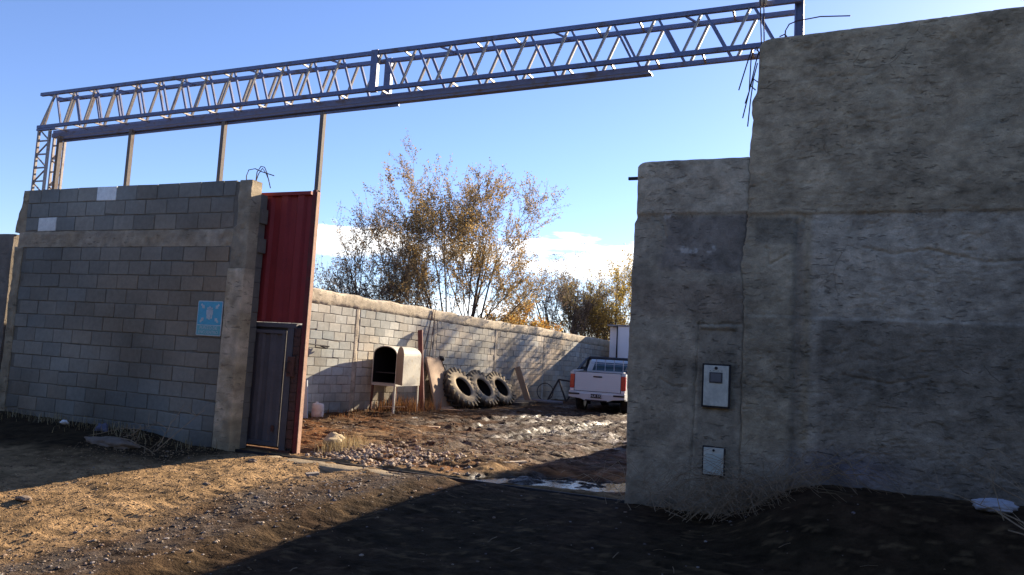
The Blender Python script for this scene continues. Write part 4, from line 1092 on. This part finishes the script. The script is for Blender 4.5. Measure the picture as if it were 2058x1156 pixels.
def scrap():
    T = thing('scrap_stand', 'dark angular iron frame standing against the far wall beside the pickup', 'frame', (-8.2, 24.6, -.25))
    y = 24.6; z = -.22
    P = [((-8.75, y, z + .05), (-8.35, y, .62)), ((-8.35, y, .62), (-7.6, y, .55)), ((-8.35, y, .60), (-8.05, y, z + .1)), ((-7.65, y + .1, .5), (-8.05, y, z + .1))]
    for a, c in P:
        m = MB(); m.bar(a, c, .05, .05); m.build('tube', M_dark, T)
    m = MB(); cx, cz, r = -8.98, .14, .30
    m.tube([(cx + r * math.cos(t), 25.0, cz + r * math.sin(t)) for t in np.linspace(0, 2 * math.pi, 30)], .016, 6, cap=False)
    tag(m.build('iron_hoop', M_dark, smooth=True, origin=(cx, 25, -.2)), 'thin dark iron hoop propped against the shaded wall behind the pipe', 'hoop')
    m = MB(); m.tube([(-9.05, 23.9, -.12), (-8.0, 24.1, -.15)], .06, 10)
    tag(m.build('grey_pipe', mat('dusty_pipe', (.2, .2, .21), rough=.6, var=.3), smooth=True, origin=(-8.5, 24, -.2)), 'dusty grey pipe lying on the ground left of the pickup', 'pipe')
    T = thing('low_trough', 'dark low timber trough on the ground in front of the last tyre', 'trough', (-9.0, 22.6, -.25))
    m = MB(); m.box((-9.15, 21.75, -.28), (-8.65, 23.3, -.10)); m.build('box', mat('blackened_wood', (.05, .04, .035), rough=.9, var=.3), T, bevel=.01)
    m = MB(); m.bar((-9.12, 22.0, -.085), (-8.72, 23.3, -.085), .07, .02); m.build('batten', M_wood, T)


scrap()


# ------------------------------------------------------------------ pickup truck (tail towards the gate)
def pickup():
    g = -.26
    T = thing('pickup_truck', 'white double-cab pickup with a black roll bar at the end of the yard', 'pickup', (-6.3, 24.6, g))
    ang = math.radians(1.5)
    M = Matrix.Translation((-6.28, 22.2, g)) @ Matrix.Rotation(ang, 4, 'Z')
    def B(m, name, mt, par=T, **k):
        m.v = [tuple(M @ Vector(v)) for v in m.v]; return m.build(name, mt, par, **k)
    hw = .86
    # bed: floor, sides
    side = [(0.02, .55), (0.02, 1.20), (.05, 1.235), (1.55, 1.25), (1.62, 1.25), (1.62, .42), (1.38, .40), (1.32, .62), (1.16, .78), (.93, .84), (.70, .78), (.54, .62), (.48, .42), (.2, .42)]
    for s in (-1, 1):
        m = MB(); m.prism(side, 'x', s * hw - .05 if s > 0 else s * hw, s * hw if s > 0 else s * hw + .05); B(m, 'bed_side', M_carw, bevel=.012)
    m = MB(); m.box((-hw + .05, .04, .62), (hw - .05, 1.6, .66)); m.box((-hw + .05, 1.58, .66), (hw - .05, 1.62, 1.24)); B(m, 'bed_floor', M_carw)
    m = MB(); m.box((-hw + .135, -.012, .67), (hw - .135, .035, 1.245)); tg = B(m, 'tailgate', M_carw, bevel=.012)
    m = MB(); m.box((-hw + .10, .02, .60), (hw - .10, .045, 1.24)); B(m, 'gap_backing', M_black)  # black backing that paints in the shade of the tailgate gaps
    m = MB(); m.box((-hw + .2, -.0145, .76), (hw - .2, -.0125, .775)); m.box((-hw + .2, -.0145, 1.03), (hw - .2, -.0125, 1.04)); B(m, 'crease', mat('crease_shade', (.6, .6, .61), rough=.3, var=.02, bump=0), tg)
    m = MB(); m.box((-.14, -.026, 1.10), (.14, -.014, 1.145)); B(m, 'handle', M_black, tg, bevel=.004)
    m = MB(); m.box((-hw + .10, -.010, 1.247), (hw - .10, .04, 1.262)); B(m, 'top_trim', M_black, tg)
    for s in (-1, 1):
        m = MB(); a = s * (hw - .125); c = s * (hw + .012); x0, x1 = min(a, c), max(a, c)
        m.box((x0, -.03, .74), (x1, .12, 1.17)); lt = B(m, 'tail_light', M_lamp, bevel=.018)
        m = MB(); m.box((x0 + .01, -.036, .66), (x1 - .006, .09, .737)); B(m, 'reverse_lens', M_lampw, lt, bevel=.012)
        m = MB(); m.box((x0, -.01, .60), (x1, .05, .655)); B(m, 'corner_panel', M_carw, bevel=.01); m = MB(); m.box((x0, -.01, 1.172), (x1, .05, 1.24)); B(m, 'corner_panel', M_carw, bevel=.01)
    # bumper with a dropped middle
    bp = [(-hw - .02, .66), (-hw + .18, .66), (-hw + .32, .60), (hw - .32, .60), (hw - .18, .66), (hw + .02, .66), (hw + .02, .47), (hw - .35, .44), (hw - .50, .38), (-hw + .50, .38), (-hw + .35, .44), (-hw - .02, .47)]
    m = MB(); m.prism([(x, z) for x, z in bp if True], 'y', -.10, .02); bu = B(m, 'bumper', mat('bumper_grey', (.5, .5, .5), rough=.35, var=.05, bump=0), bevel=.012)
    m = MB()
    for s in (-1, 1):
        a, c = sorted((s * (hw - .33), s * (hw + .015))); m.box((a, -.112, .55), (c, -.101, .60))
    m.box((-hw + .52, -.115, .385), (hw - .52, -.1, .42)); B(m, 'bumper_step', M_black, bu)
    m = MB(); m.box((-.19, -.018, .60), (.19, -.013, .655)); m.box((-hw + .1, -.006, .60), (hw - .1, .03, .655)); B(m, 'valance', M_carw)
    m = MB(); m.box((-.17, -.118, .475), (.17, -.108, .595)); pl = B(m, 'number_plate', M_black, bu)
    tx = text('HLK 572', .10, 0, 0, 0, mat('plate_white', (.6, .6, .6), rough=.5, var=.05, bump=0), None, 'plate_lettering')
    tx.parent = pl; tx.rotation_euler = (0, 0, ang); w = M @ Vector((0, -.1215, .535)); l = worldloc(pl); tx.location = (w.x - l[0], w.y - l[1], w.z - l[2])
    # cab
    prof = [(1.66, .42), (1.66, 1.26), (1.80, 1.58), (1.95, 1.68), (2.6, 1.74), (3.1, 1.70), (3.75, 1.20), (4.9, 1.02), (5.05, .85), (5.05, .45)]
    m = MB(); 
    wdt = lambda z: hw - max(0, z - 1.15) * .28
    n = len(prof); vs = [(-wdt(z), y, z) for y, z in prof] + [(wdt(z), y, z) for y, z in prof]
    m.add(vs, [tuple(range(n)), tuple(range(2 * n - 1, n - 1, -1))] + [(k, (k + 1) % n, n + (k + 1) % n, n + k) for k in range(n)])
    cab = B(m, 'cab', M_carw, bevel=.03)
    m = MB(); m.add([(-.62, 1.655, 1.29), (.62, 1.655, 1.29), (.56, 1.775, 1.56), (-.56, 1.775, 1.56), (-.62, 1.70, 1.29), (.62, 1.70, 1.29), (.56, 1.81, 1.56), (-.56, 1.81, 1.56)], [(0, 1, 2, 3), (4, 7, 6, 5), (0, 4, 5, 1), (3, 2, 6, 7), (0, 3, 7, 4), (1, 5, 6, 2)]); B(m, 'rear_window', M_glass, cab)
    for s in (-1, 1):
        m = MB(); P = [(1.85, 1.25), (1.98, 1.56), (2.6, 1.62), (3.05, 1.58), (3.5, 1.25)]
        vs = [(s * (wdt(z) + .006), y, z) for y, z in P] + [(s * (wdt(z) - .004), y, z) for y, z in P]; q = len(P)
        m.add(vs, [tuple(range(q)), tuple(range(2 * q - 1, q - 1, -1))] + [(k, (k + 1) % q, q + (k + 1) % q, q + k) for k in range(q)]); B(m, 'side_window', M_glass, cab)
        m = MB(); m.box((s * (hw + .12) - .09, 3.35, 1.15), (s * (hw + .12) + .09, 3.42, 1.36)); m.bar((s * (hw - .05), 3.4, 1.2), (s * (hw + .1), 3.4, 1.22), .04, .04); B(m, 'mirror', M_black, bevel=.02)
    # roll bar and window guard
    m = MB(); z1 = 1.70
    m.tube([(-.80, .55, 1.30), (-.74, 1.25, 1.62), (-.66, 1.42, z1), (.66, 1.42, z1), (.74, 1.25, 1.62), (.80, .55, 1.30)], .045, 8)
    for s in (-1, 1): m.tube([(s * .80, 1.48, 1.26), (s * .70, 1.43, 1.62), (s * .62, 1.42, z1)], .045, 8); m.box((s * .80 - .05, .9, 1.262), (s * .80 + .05, 1.5, 1.40))
    B(m, 'roll_bar', M_black, smooth=False)
    m = MB()
    for x in (-.45, -.15, .15, .45): m.bar((x, 1.50, 1.26), (x, 1.50, z1 - .02), .02, .02)
    m.bar((-.62, 1.50, 1.52), (.62, 1.50, 1.52), .015, .015); B(m, 'window_guard', mat('guard_grey', (.45, .46, .48), rough=.4, var=.1), bevel=0)
    m = MB(); m.bar((-.80, .02, 1.275), (-.62, .5, 1.30), .05, .03); B(m, 'rail_cap', M_white); m = MB(); m.bar((.80, .02, 1.275), (.72, .5, 1.285), .05, .03); B(m, 'rail_cap', M_white)
    # wheels
    for (sx, wy) in ((-1, .93), (1, .93), (-1, 4.05), (1, 4.05)):
        W = MB(); r = .37; n = 28; xs = [(-.12, r - .12), (-.12, r - .03), (-.09, r), (.09, r), (.12, r - .03), (.12, r - .12)]
        xc = sx * (hw - .14)
        vs = [(xc + a, wy + rr * math.cos(2 * math.pi * j / n), r + rr * math.sin(2 * math.pi * j / n)) for j in range(n) for a, rr in xs]; k = len(xs)
        fs = [(j * k + i, j * k + i + 1, ((j + 1) % n) * k + i + 1, ((j + 1) % n) * k + i) for j in range(n) for i in range(k - 1)]
        W.add(vs, fs); wh = B(W, 'wheel', M_tyre, smooth=True)
        W = MB(); W.tube([(xc - .10, wy, r), (xc + .10, wy, r)], r - .12, 24); B(W, 'rim', mat('rim_alloy', (.4, .4, .42), rough=.35, metal=.7, var=.05, bump=0), wh)
    m = MB(); m.box((-.45, .2, .42), (.45, 4.6, .56)); m.tube([(-.6, .93, .37), (.6, .93, .37)], .06, 8); B(m, 'chassis', M_black)
    for s in (-1, 1):
        m = MB(); m.box((s * .66 - .12, 1.33, .2), (s * .66 + .12, 1.35, .5)); B(m, 'mud_flap', M_black)


pickup()


def cabin():
    T = thing('site_cabin', 'white panel cabin rising behind the pickup at the end of the yard', 'cabin', (-6, 32, -.3))
    m = MB(); m.box((-8.12, 31.5, -.3), (-3.0, 33.9, 2.86)); m.build('wall_panel', M_cabin, T, bevel=.01)
    m = MB(); m.box((-8.55, 31.9, -.3), (-8.12, 33.9, 2.82)); m.build('side_panel', M_cabin, T)
    m = MB(); m.box((-8.15, 31.485, -.3), (-8.10, 31.497, 2.86)); m.tube([(-8.02, 31.44, -.2), (-8.13, 31.44, 2.9)], .02, 6); m.build('corner_pipe', M_dark, T)
    m = MB(); m.box((-8.57, 31.44, 2.862), (-2.95, 33.95, 2.92)); m.build('roof', M_roof, T)
    m = MB()
    for x in (-7.0, -5.9, -4.8, -3.7): m.box((x, 31.482, -.3), (x + .02, 31.499, 2.86))
    m.build('panel_joints', M_roof, T)
    # unseen long shed added behind the right walls, eave placed to shade the gateway
    T = thing('shadow_shed', 'unseen long shed added right of the yard to shade the gateway, hidden by the tall wall', 'shed', (2.5, 22, 0))
    m = MB(); m.prism([(-.25, 13.6), (3.9, 13.6), (3.9, 32), (.85, 32)], 'z', -.4, 4.1); m.build('wall', M_shed, T)
    m = MB(); m.add([(-.55, 13.3, 4.2), (4.2, 13.3, 4.7), (4.2, 32.3, 4.7), (.62, 32.3, 4.2), (-.55, 13.3, 4.12), (4.2, 13.3, 4.62), (4.2, 32.3, 4.62), (.62, 32.3, 4.12)],
                    [(0, 1, 2, 3), (4, 7, 6, 5), (0, 4, 5, 1), (1, 5, 6, 2), (2, 6, 7, 3), (3, 7, 4, 0)]); m.build('roof', M_roof, T)
    for y in (17, 22, 27):
        m = MB(); x = -.25 + 1.1 * (y - 13.6) / 18.4; m.box((x - .04, y, 1.0), (x + .1, y + 1.4, 2.1)); m.build('window', M_glass, T)


cabin()


# ------------------------------------------------------------------ trees
def tree(name, label, base, H, stems, spread, seed, leafn=10, leafs=.07, cols=((.12, .085, .04),), levels=4, trunk_r=.10, lean=(0, 0), wide=1.0, group=None, cat='tree', zlow=.12, droop=0.0, leafp=1.0):
    r = random.Random(seed); rn = np.random.default_rng(seed)
    T = thing(name, label, cat, base, group)
    wood = MB(); tips = []
    def grow(p, d, L, rad, lev):
        nseg = 5 if lev < 2 else 3; pts = [p.copy()]; rs = [rad]; q = p.copy(); dd = d.copy(); kids = []
        for i in range(nseg):
            dd = (dd + Vector((r.gauss(0, .06 + .03 * lev), r.gauss(0, .06 + .03 * lev), r.gauss(.06, .05) - droop * lev * .03))).normalized()
            q = q + dd * (L / nseg); pts.append(q.copy()); rs.append(rad * (1 - .62 * (i + 1) / nseg)); kids.append((q.copy(), dd.copy(), rs[-1], (i + 1) / nseg))
        wood.tube(pts, [max(x, .004) for x in rs], 6 if lev == 0 else (4 if lev == 1 else 3), cap=False)
        if lev >= levels - 1:
            for k in kids: tips.append((k[0], k[1], L / nseg))
            return
        nb = (6, 6, 5, 4)[min(lev, 3)]
        for b in range(nb):
            t = r.uniform(.22, 1.0) if lev else r.uniform(.18, 1.0)
            i = min(int(t * nseg), nseg - 1); q0, d0, r0, _ = kids[i]
            base_p = pts[i].lerp(pts[i + 1], t * nseg - i if t < 1 else 1)
            side = Vector((r.gauss(0, 1), r.gauss(0, 1), r.gauss(.0, .35))); side -= side.dot(d0) * d0; side.normalize()
            a = math.radians(r.uniform(22, 48)); nd_ = (d0 * math.cos(a) + side * math.sin(a)); nd_.z += .15 - droop * .2; nd_.normalize()
            grow(base_p, nd_, L * r.uniform(.42, .66) * (1.15 - .4 * t if lev == 0 else 1), max(r0 * .62, .004), lev + 1)
    for s in range(stems):
        a = 2 * math.pi * (s + r.uniform(-.3, .3)) / stems; t = spread * r.uniform(.35, 1.0)
        d = Vector((math.cos(a) * math.sin(t) * wide + lean[0], math.sin(a) * math.sin(t) + lean[1], math.cos(t))).normalized()
        p = Vector(base) + Vector((math.cos(a) * trunk_r * 1.6, math.sin(a) * trunk_r * 1.6, -.1))
        grow(p, d, H * r.uniform(.62, .92), trunk_r * r.uniform(.6, 1.0), 0)
    wood.build('trunk', M_bark, T, smooth=True, recalc=False)
    # leaves
    TP = np.array([t[0][:] for t in tips]); TD = np.array([t[1][:] for t in tips]); TL = np.array([t[2] for t in tips])
    if leafn <= 0: return T
    n = len(TP) * leafn; idx = np.repeat(np.arange(len(TP)), leafn)
    P = TP[idx] - TD[idx] * TL[idx][:, None] * rn.random((n, 1)) + rn.normal(0, .05, (n, 3))
    keep = (rn.random(n) < leafp * (.75 + .8 * (fbm(P[:, 0] * .9, P[:, 2] * .9 + P[:, 1] * .5, seed, 3) + .25)))
    if zlow > .5: keep &= rn.random(n) < np.clip((P[:, 2] - .2 * H) / (.3 * H), .2, 1)
    P = P[keep]; n = len(P)
    D = TD[idx][keep] * .6 + rn.normal(0, .6, (n, 3)); D /= np.linalg.norm(D, axis=1, keepdims=True)
    N = np.cross(D, rn.normal(0, 1, (n, 3))); N /= np.linalg.norm(N, axis=1, keepdims=True)
    L = leafs * (.6 + .8 * rn.random((n, 1))); W = L * .42
    V = np.stack([P, P + D * L * .5 + N * W * .5, P + D * L, P + D * L * .5 - N * W * .5], 1).reshape(-1, 3)
    b = MB(); b.v = V.tolist(); b.f = (np.arange(n * 4).reshape(n, 4)).tolist()
    cs = np.array(cols)[rn.integers(0, len(cols), n)] * (.65 + .7 * rn.random((n, 1))); b.c = np.repeat(cs, 4, 0).tolist()
    b.build('crown', M_leaf, T, recalc=False)
    return T


OL = ((.36, .25, .11), (.27, .20, .10), (.40, .26, .09), (.20, .15, .08))
PU = ((.20, .155, .13), (.22, .16, .11), (.16, .14, .11))
tree('tree', 'big many-stemmed half-bare tree behind the wall, tallest in the gateway', (-11.9, 23.6, -.2), 7.0, 7, .36, 14, leafn=13, leafs=.08, cols=OL, zlow=1, trunk_r=.07, lean=(-.01, 0))
tree('tree', 'thinly leaved tree left of the tallest one, beside the gate upright', (-13.9, 22.0, -.2), 5.4, 6, .5, 24, zlow=1, leafn=6, leafs=.075, cols=PU + OL[:2], trunk_r=.07, lean=(-.02, 0))
tree('shrub', 'low bare twiggy shrub over the wall next to the red gate', (-15.0, 21.5, -.2), 4.0, 6, .8, 31, leafn=2, leafs=.07, cols=PU, trunk_r=.045, cat='shrub')
tree('shrub', 'orange-brown leafy shrub peeping over the wall under the tallest tree', (-11.9, 29.5, -.2), 3.4, 8, .75, 41, leafn=9, leafs=.10, cols=((.50, .24, .05), (.40, .22, .06), (.45, .32, .08), (.3, .18, .06)), trunk_r=.05, cat='shrub')
tree('tree', 'slim bare tree with thin dark stem between the orange shrub and the bushy trees', (-12.9, 38.0, -.2), 6.6, 4, .28, 51, leafn=3, leafs=.10, cols=PU, trunk_r=.10)
tree('tree', 'dark green-brown bushy tree above the shaded end of the yard wall', (-12.3, 41.0, -.2), 4.9, 6, .5, 61, leafn=5, leafs=.12, cols=((.22, .18, .09), (.26, .2, .09), (.16, .14, .08)), trunk_r=.09)
tree('tree', 'yellowing bushy tree directly behind the white cabin', (-10.5, 42.0, -.2), 6.2, 7, .45, 71, leafn=6, leafs=.12, cols=((.42, .33, .10), (.36, .28, .1), (.3, .22, .08), (.45, .32, .07)), trunk_r=.09)
tree('tree', 'leafy tree standing beyond the yard, hidden by the tall wall', (-4.3, 34.9, -.2), 6.9, 5, .17, 81, zlow=1, leafn=9, leafs=.11, cols=OL, trunk_r=.13)


# ------------------------------------------------------------------ dry weeds, brambles, litter
def blades(name, pts, h, n, cols, seed, label, cat='weeds', spread=.15, w=.004, kind='stuff'):
    r = np.random.default_rng(seed); b = MB()
    for (x, y) in pts:
        for i in range(n):
            px = x + r.normal(0, spread); py = y + r.normal(0, spread); pz = float(gz(px, py)) - .01
            a = r.random() * 6.28; l = h * (.4 + .8 * r.random()); t = r.random() * .8
            dx, dy = math.cos(a) * math.sin(t), math.sin(a) * math.sin(t); c = cols[r.integers(len(cols))]; ww = w * (.7 + .6 * r.random())
            nx_, ny_ = -math.sin(a) * ww, math.cos(a) * ww
            p1 = (px + dx * l * .5, py + dy * l * .5, pz + l * .55); p2 = (px + dx * l * 1.1, py + dy * l * 1.1, pz + l * (.95 - .4 * t))
            b.add([(px - nx_, py - ny_, pz), (px + nx_, py + ny_, pz), (p1[0] + nx_ * .7, p1[1] + ny_ * .7, p1[2]), (p1[0] - nx_ * .7, p1[1] - ny_ * .7, p1[2]), p2], [(0, 1, 2, 3), (3, 2, 4)], c)
    tag(b.build(name, M_straw, recalc=False), label, cat, kind=kind)


RW = [(.26, .12, .05), (.2, .09, .04), (.3, .17, .07), (.14, .07, .03)]
SW = [(.36, .28, .15), (.3, .22, .11), (.24, .17, .08), (.42, .34, .2)]
blades('dry_weeds', [(-10.1, 15.9), (-9.9, 16.3), (-9.6, 16.9), (-9.7, 16.6), (-9.4, 16.3), (-9.95, 16.9), (-9.45, 17.3)], .42, 90, RW, 3, 'rusty dry weeds growing between the legs of the oven', w=.006)
blades('dry_grass', [(-5.95, 8.35), (-6.0, 8.7), (-6.1, 9.1), (-5.85, 8.6)], .22, 110, SW, 4, 'pale tuft of dry grass at the foot of the gate edge', spread=.11)
wp = [(random.uniform(-11.3, -7.2), random.uniform(7.15, 7.5)) for _ in range(34)]
blades('dry_grass', wp, .16, 12, SW, 5, 'thin dry grass along the foot of the block wall', spread=.12)
wp = [(random.uniform(-10.2, -9.2), random.uniform(13, 23)) for _ in range(60)]
blades('dry_grass', wp, .12, 22, RW, 6, 'short rusty weeds along the foot of the yard wall', spread=.2, w=.006)
wp = [(random.uniform(-6.4, -4.2), random.uniform(8.3, 12)) for _ in range(90)]
blades('dry_grass', wp, .05, 18, RW + SW, 7, 'trampled straw lying over the yard mud', spread=.25, w=.004)


def bramble():
    r = random.Random(9)
    b = MB()
    for i in range(230):
        x0 = r.gauss(-.75, .38); y0 = r.uniform(7.0, 7.5); z0 = float(gz(x0, y0)); a = r.gauss(0, .9); s = r.choice((-1, 1, 1)); L = r.uniform(.3, .85); hgt = r.uniform(.12, .48)
        pts = []
        for k in range(7):
            t = k / 6; pts.append((x0 + s * L * t + .03 * r.gauss(0, 1), y0 - .25 * t * r.random() + .04 * math.sin(a + t * 5), z0 + hgt * math.sin(math.pi * min(t * .8 + .05, 1)) + .02 * r.gauss(0, 1)))
        b.tube(pts, [.0035, .0033, .003, .0027, .0024, .002, .0015], 3, cap=False)
    tag(b.build('bramble', M_twig, recalc=False, origin=(-.75, 7.3, 0)), 'tangled dry bramble piled against the wall under the small meter box', 'bramble')
    b = MB()
    def shoot(p, q, sag, rad=.006, kids=4):
        p, q = Vector(p), Vector(q); pts = [p.lerp(q, t) + Vector((0, 0, sag * math.sin(math.pi * t))) + Vector([r.gauss(0, .008) for _ in range(3)]) for t in np.linspace(0, 1, 8)]
        b.tube(pts, list(np.linspace(rad, rad * .35, 8)), 4, cap=False)
        for k in range(kids):
            i = r.randint(2, 6); d = Vector((r.gauss(0, .12), r.gauss(0, .08), r.uniform(.03, .25))); b.tube([pts[i], pts[i] + d * .6, pts[i] + d], [rad * .5, rad * .35, rad * .2], 3, cap=False)
    for p, q, s in (((1.62, 6.9, .45), (.72, 6.9, .92), .02), ((1.55, 6.7, .35), (.62, 6.9, .62), .03), ((1.75, 6.8, .3), (1.35, 6.9, .75), 0), ((1.2, 6.5, .5), (1.95, 5.8, -.05), .05), ((1.3, 6.6, .35), (1.9, 6.1, .2), .03),
                    ((1.35, 6.9, .3), (1.25, 7.0, .85), .0), ((1.75, 6.6, .5), (1.3, 6.9, .92), .02), ((1.9, 6.5, .4), (1.55, 6.8, 1.15), .02)):
        shoot(p, q, s)
    tag(b.build('dead_branches', M_twig, recalc=False, origin=(1.5, 6.8, .2)), 'long bare branches of a dead bush at the bottom right by the tall wall', 'branches')
    b = MB()
    for p, q, s in (((-7.55, 6.9, -.02), (-7.15, 7.25, .52), .0), ((-7.55, 6.95, .05), (-7.45, 7.2, .55), .0), ((-8.9, 6.9, .0), (-7.7, 7.1, .22), .08), ((-7.9, 6.7, .0), (-6.95, 6.7, -.06), -.05), ((-8.3, 6.9, .1), (-7.3, 6.7, .0), .05), ((-8.2, 7.0, .1), (-7.6, 7.1, .35), .02)):
        shoot(p, q, s, .007, 5)
    tag(b.build('dead_branches', M_twig, recalc=False, origin=(-7.8, 7, 0)), 'dry twiggy branches lying at the foot of the block wall near its end column', 'branches')


bramble()


def lump(name, c, size, seed, m, label, cat, rough=.35, sub=4):
    bm = bmesh.new(); bmesh.ops.create_icosphere(bm, subdivisions=sub, radius=1)
    V = np.array([v.co[:] for v in bm.verts]); k = 1 + rough * 2 * fbm(V[:, 0] * 1.7 + seed, V[:, 1] * 1.7 + V[:, 2] * 2.3, seed, 4, .6) - rough * .7 * np.abs(fbm(V[:, 0] * 4 + seed, V[:, 2] * 4 + V[:, 1] * 3, seed + 3, 3))
    V = V * k[:, None] * np.array(size) + np.array(c)
    b = MB(); b.v = V.tolist(); b.f = [[v.index for v in f.verts] for f in bm.faces]; b.c = [(.5, .5, .5)] * len(V); bm.free()
    return tag(b.build(name, m, smooth=sub > 2, recalc=False, origin=(c[0], c[1], c[2] - size[2])), label, cat)


lump('crumpled_sack', (-8.25, 6.85, .0), (.42, .2, .11), 3, M_tarp, 'dirty crumpled sack lying on the dark ground in front of the block wall', 'sack', .5)
lump('white_litter', (-9.45, 7.1, .17), (.06, .04, .035), 4, M_white, 'small scrap of white plastic high on the soil by the block wall', 'litter', .6, 3)
lump('blue_rag', (-8.85, 7.2, .12), (.12, .06, .09), 14, mat('blue_cloth', (.11, .11, .15), rough=.9), 'bluish rag bunched at the foot of the block wall', 'rag', .6, 3)
lump('plastic_bottle', (1.30, 7.05, .455), (.17, .07, .055), 5, mat('milky_plastic', (.42, .43, .48), rough=.45, var=.2, scale=12), 'crushed whitish plastic container on the soil bank at far right', 'litter', .5, 4)
lump('stone', (-5.66, 5.86, -.04), (.045, .04, .03), 6, M_tarp, 'single pale stone on the sunlit dirt outside the gate', 'stone', .4, 2)
lump('stone', (-6.70, 4.72, -.13), (.09, .06, .03), 7, M_tarp, 'flat stone at the shadow edge at the far left of the sunlit strip', 'stone', .5, 2)
lump('stone', (-6.1, 7.0, .02), (.06, .05, .03), 8, M_tarp, 'broken concrete chip beside the end of the gate sill', 'stone', .5, 2)
lump('straw_heap', (-6.15, 8.62, .10), (.13, .2, .12), 18, mat('straw_clod', (.40, .32, .2), rough=.95, var=.4, scale=20, bump=.8, bscale=60), 'rounded pale clump of straw and earth behind the gate edge', 'clump', .5, 3)
r_ = random.Random(4)
for i in range(26):
    x, y = r_.uniform(-6.6, -4.7), r_.uniform(3.6, 7.0)
    pass


def blocker_trees():
    """tall dark conifer windbreak added behind the camera to block skylight on the shaded walls"""
    b = MB(); rn = np.random.default_rng(99)
    for i in range(26):
        cx = -42 + i * 3.2 + rn.normal(0, .3); h = 9.5 + rn.normal(0, .8)
        T = [(cx, -8.5, -.4), (cx, -8.5, h)]
        zz = np.linspace(.2, 1, 16); tt = np.linspace(0, 2 * np.pi, 18)
        Tg, Zg = np.meshgrid(tt, zz); r = 2.1 * np.sqrt(np.clip(1 - Zg ** 3, 0, 1)) * (1 + .5 * fbm(Tg * 2 + i, Zg * 9, i, 3))
        b.grid(cx + r * np.cos(Tg), -8.5 + r * np.sin(Tg), Zg * h - 2.3)
    o = b.build('sky_blocker', mat('conifer_mass', (.03, .035, .02), rough=.95, var=.5, scale=3, bump=1.0, bscale=8, bdist=.2), recalc=False, smooth=True)
    tag(o, 'dark conifer windbreak added behind the camera, out of view, to cut skylight on the walls', 'sky_blocker', kind='stuff')


blocker_trees()


def twigs():
    r = random.Random(77); b = MB()
    for i in range(230):
        if i < 150: x, y = r.uniform(-9.5, -2.5), r.uniform(8.3, 16)
        else: x, y = r.uniform(-7.6, 1.5), r.uniform(3.2, 7.2)
        a = r.uniform(0, 6.28); L = r.uniform(.03, .13); z0 = float(gz(x, y)) + .008; x2, y2 = x + L * math.cos(a), y + L * math.sin(a); z2 = float(gz(x2, y2)) + r.uniform(.005, .03)
        b.tube([(x, y, z0), ((x + x2) / 2 + r.gauss(0, .003), (y + y2) / 2 + r.gauss(0, .003), (z0 + z2) / 2 + .006), (x2, y2, z2)], r.uniform(.0015, .004), 3, cap=False)
    tag(b.build('twig_litter', mat('bleached_twig', (.22, .16, .10), rough=.9, var=.4, scale=4, bump=0), recalc=False), 'broken twigs and straw stalks scattered over the dirt', 'twigs', kind='stuff')


twigs()
for i, (x, y, w, l, a, m, lab) in enumerate(((-7.3, 13.4, .16, .5, .3, M_wood, 'short pale board half sunk in the yard mud'), (-8.6, 15.0, .1, .3, 1.2, M_cream, 'small cream offcut on the ground before the oven'),
                                        (-8.9, 17.6, .12, .6, .2, M_brownsheet, 'thin brown lath lying before the bent sheet'), (-5.05, 6.75, .10, .14, .8, M_conc, 'broken piece of cement at the near edge of the gate sill'))):
    z = float(gz(x, y)); b = MB(); dx, dy = l / 2 * math.cos(a), l / 2 * math.sin(a); b.bar((x - dx, y - dy, z + .02), (x + dx, y + dy, z + .03), w, .025, col=(.3, .25, .2))
    tag(b.build('offcut', m, origin=(x, y, z), bevel=.004), lab, 'offcut')
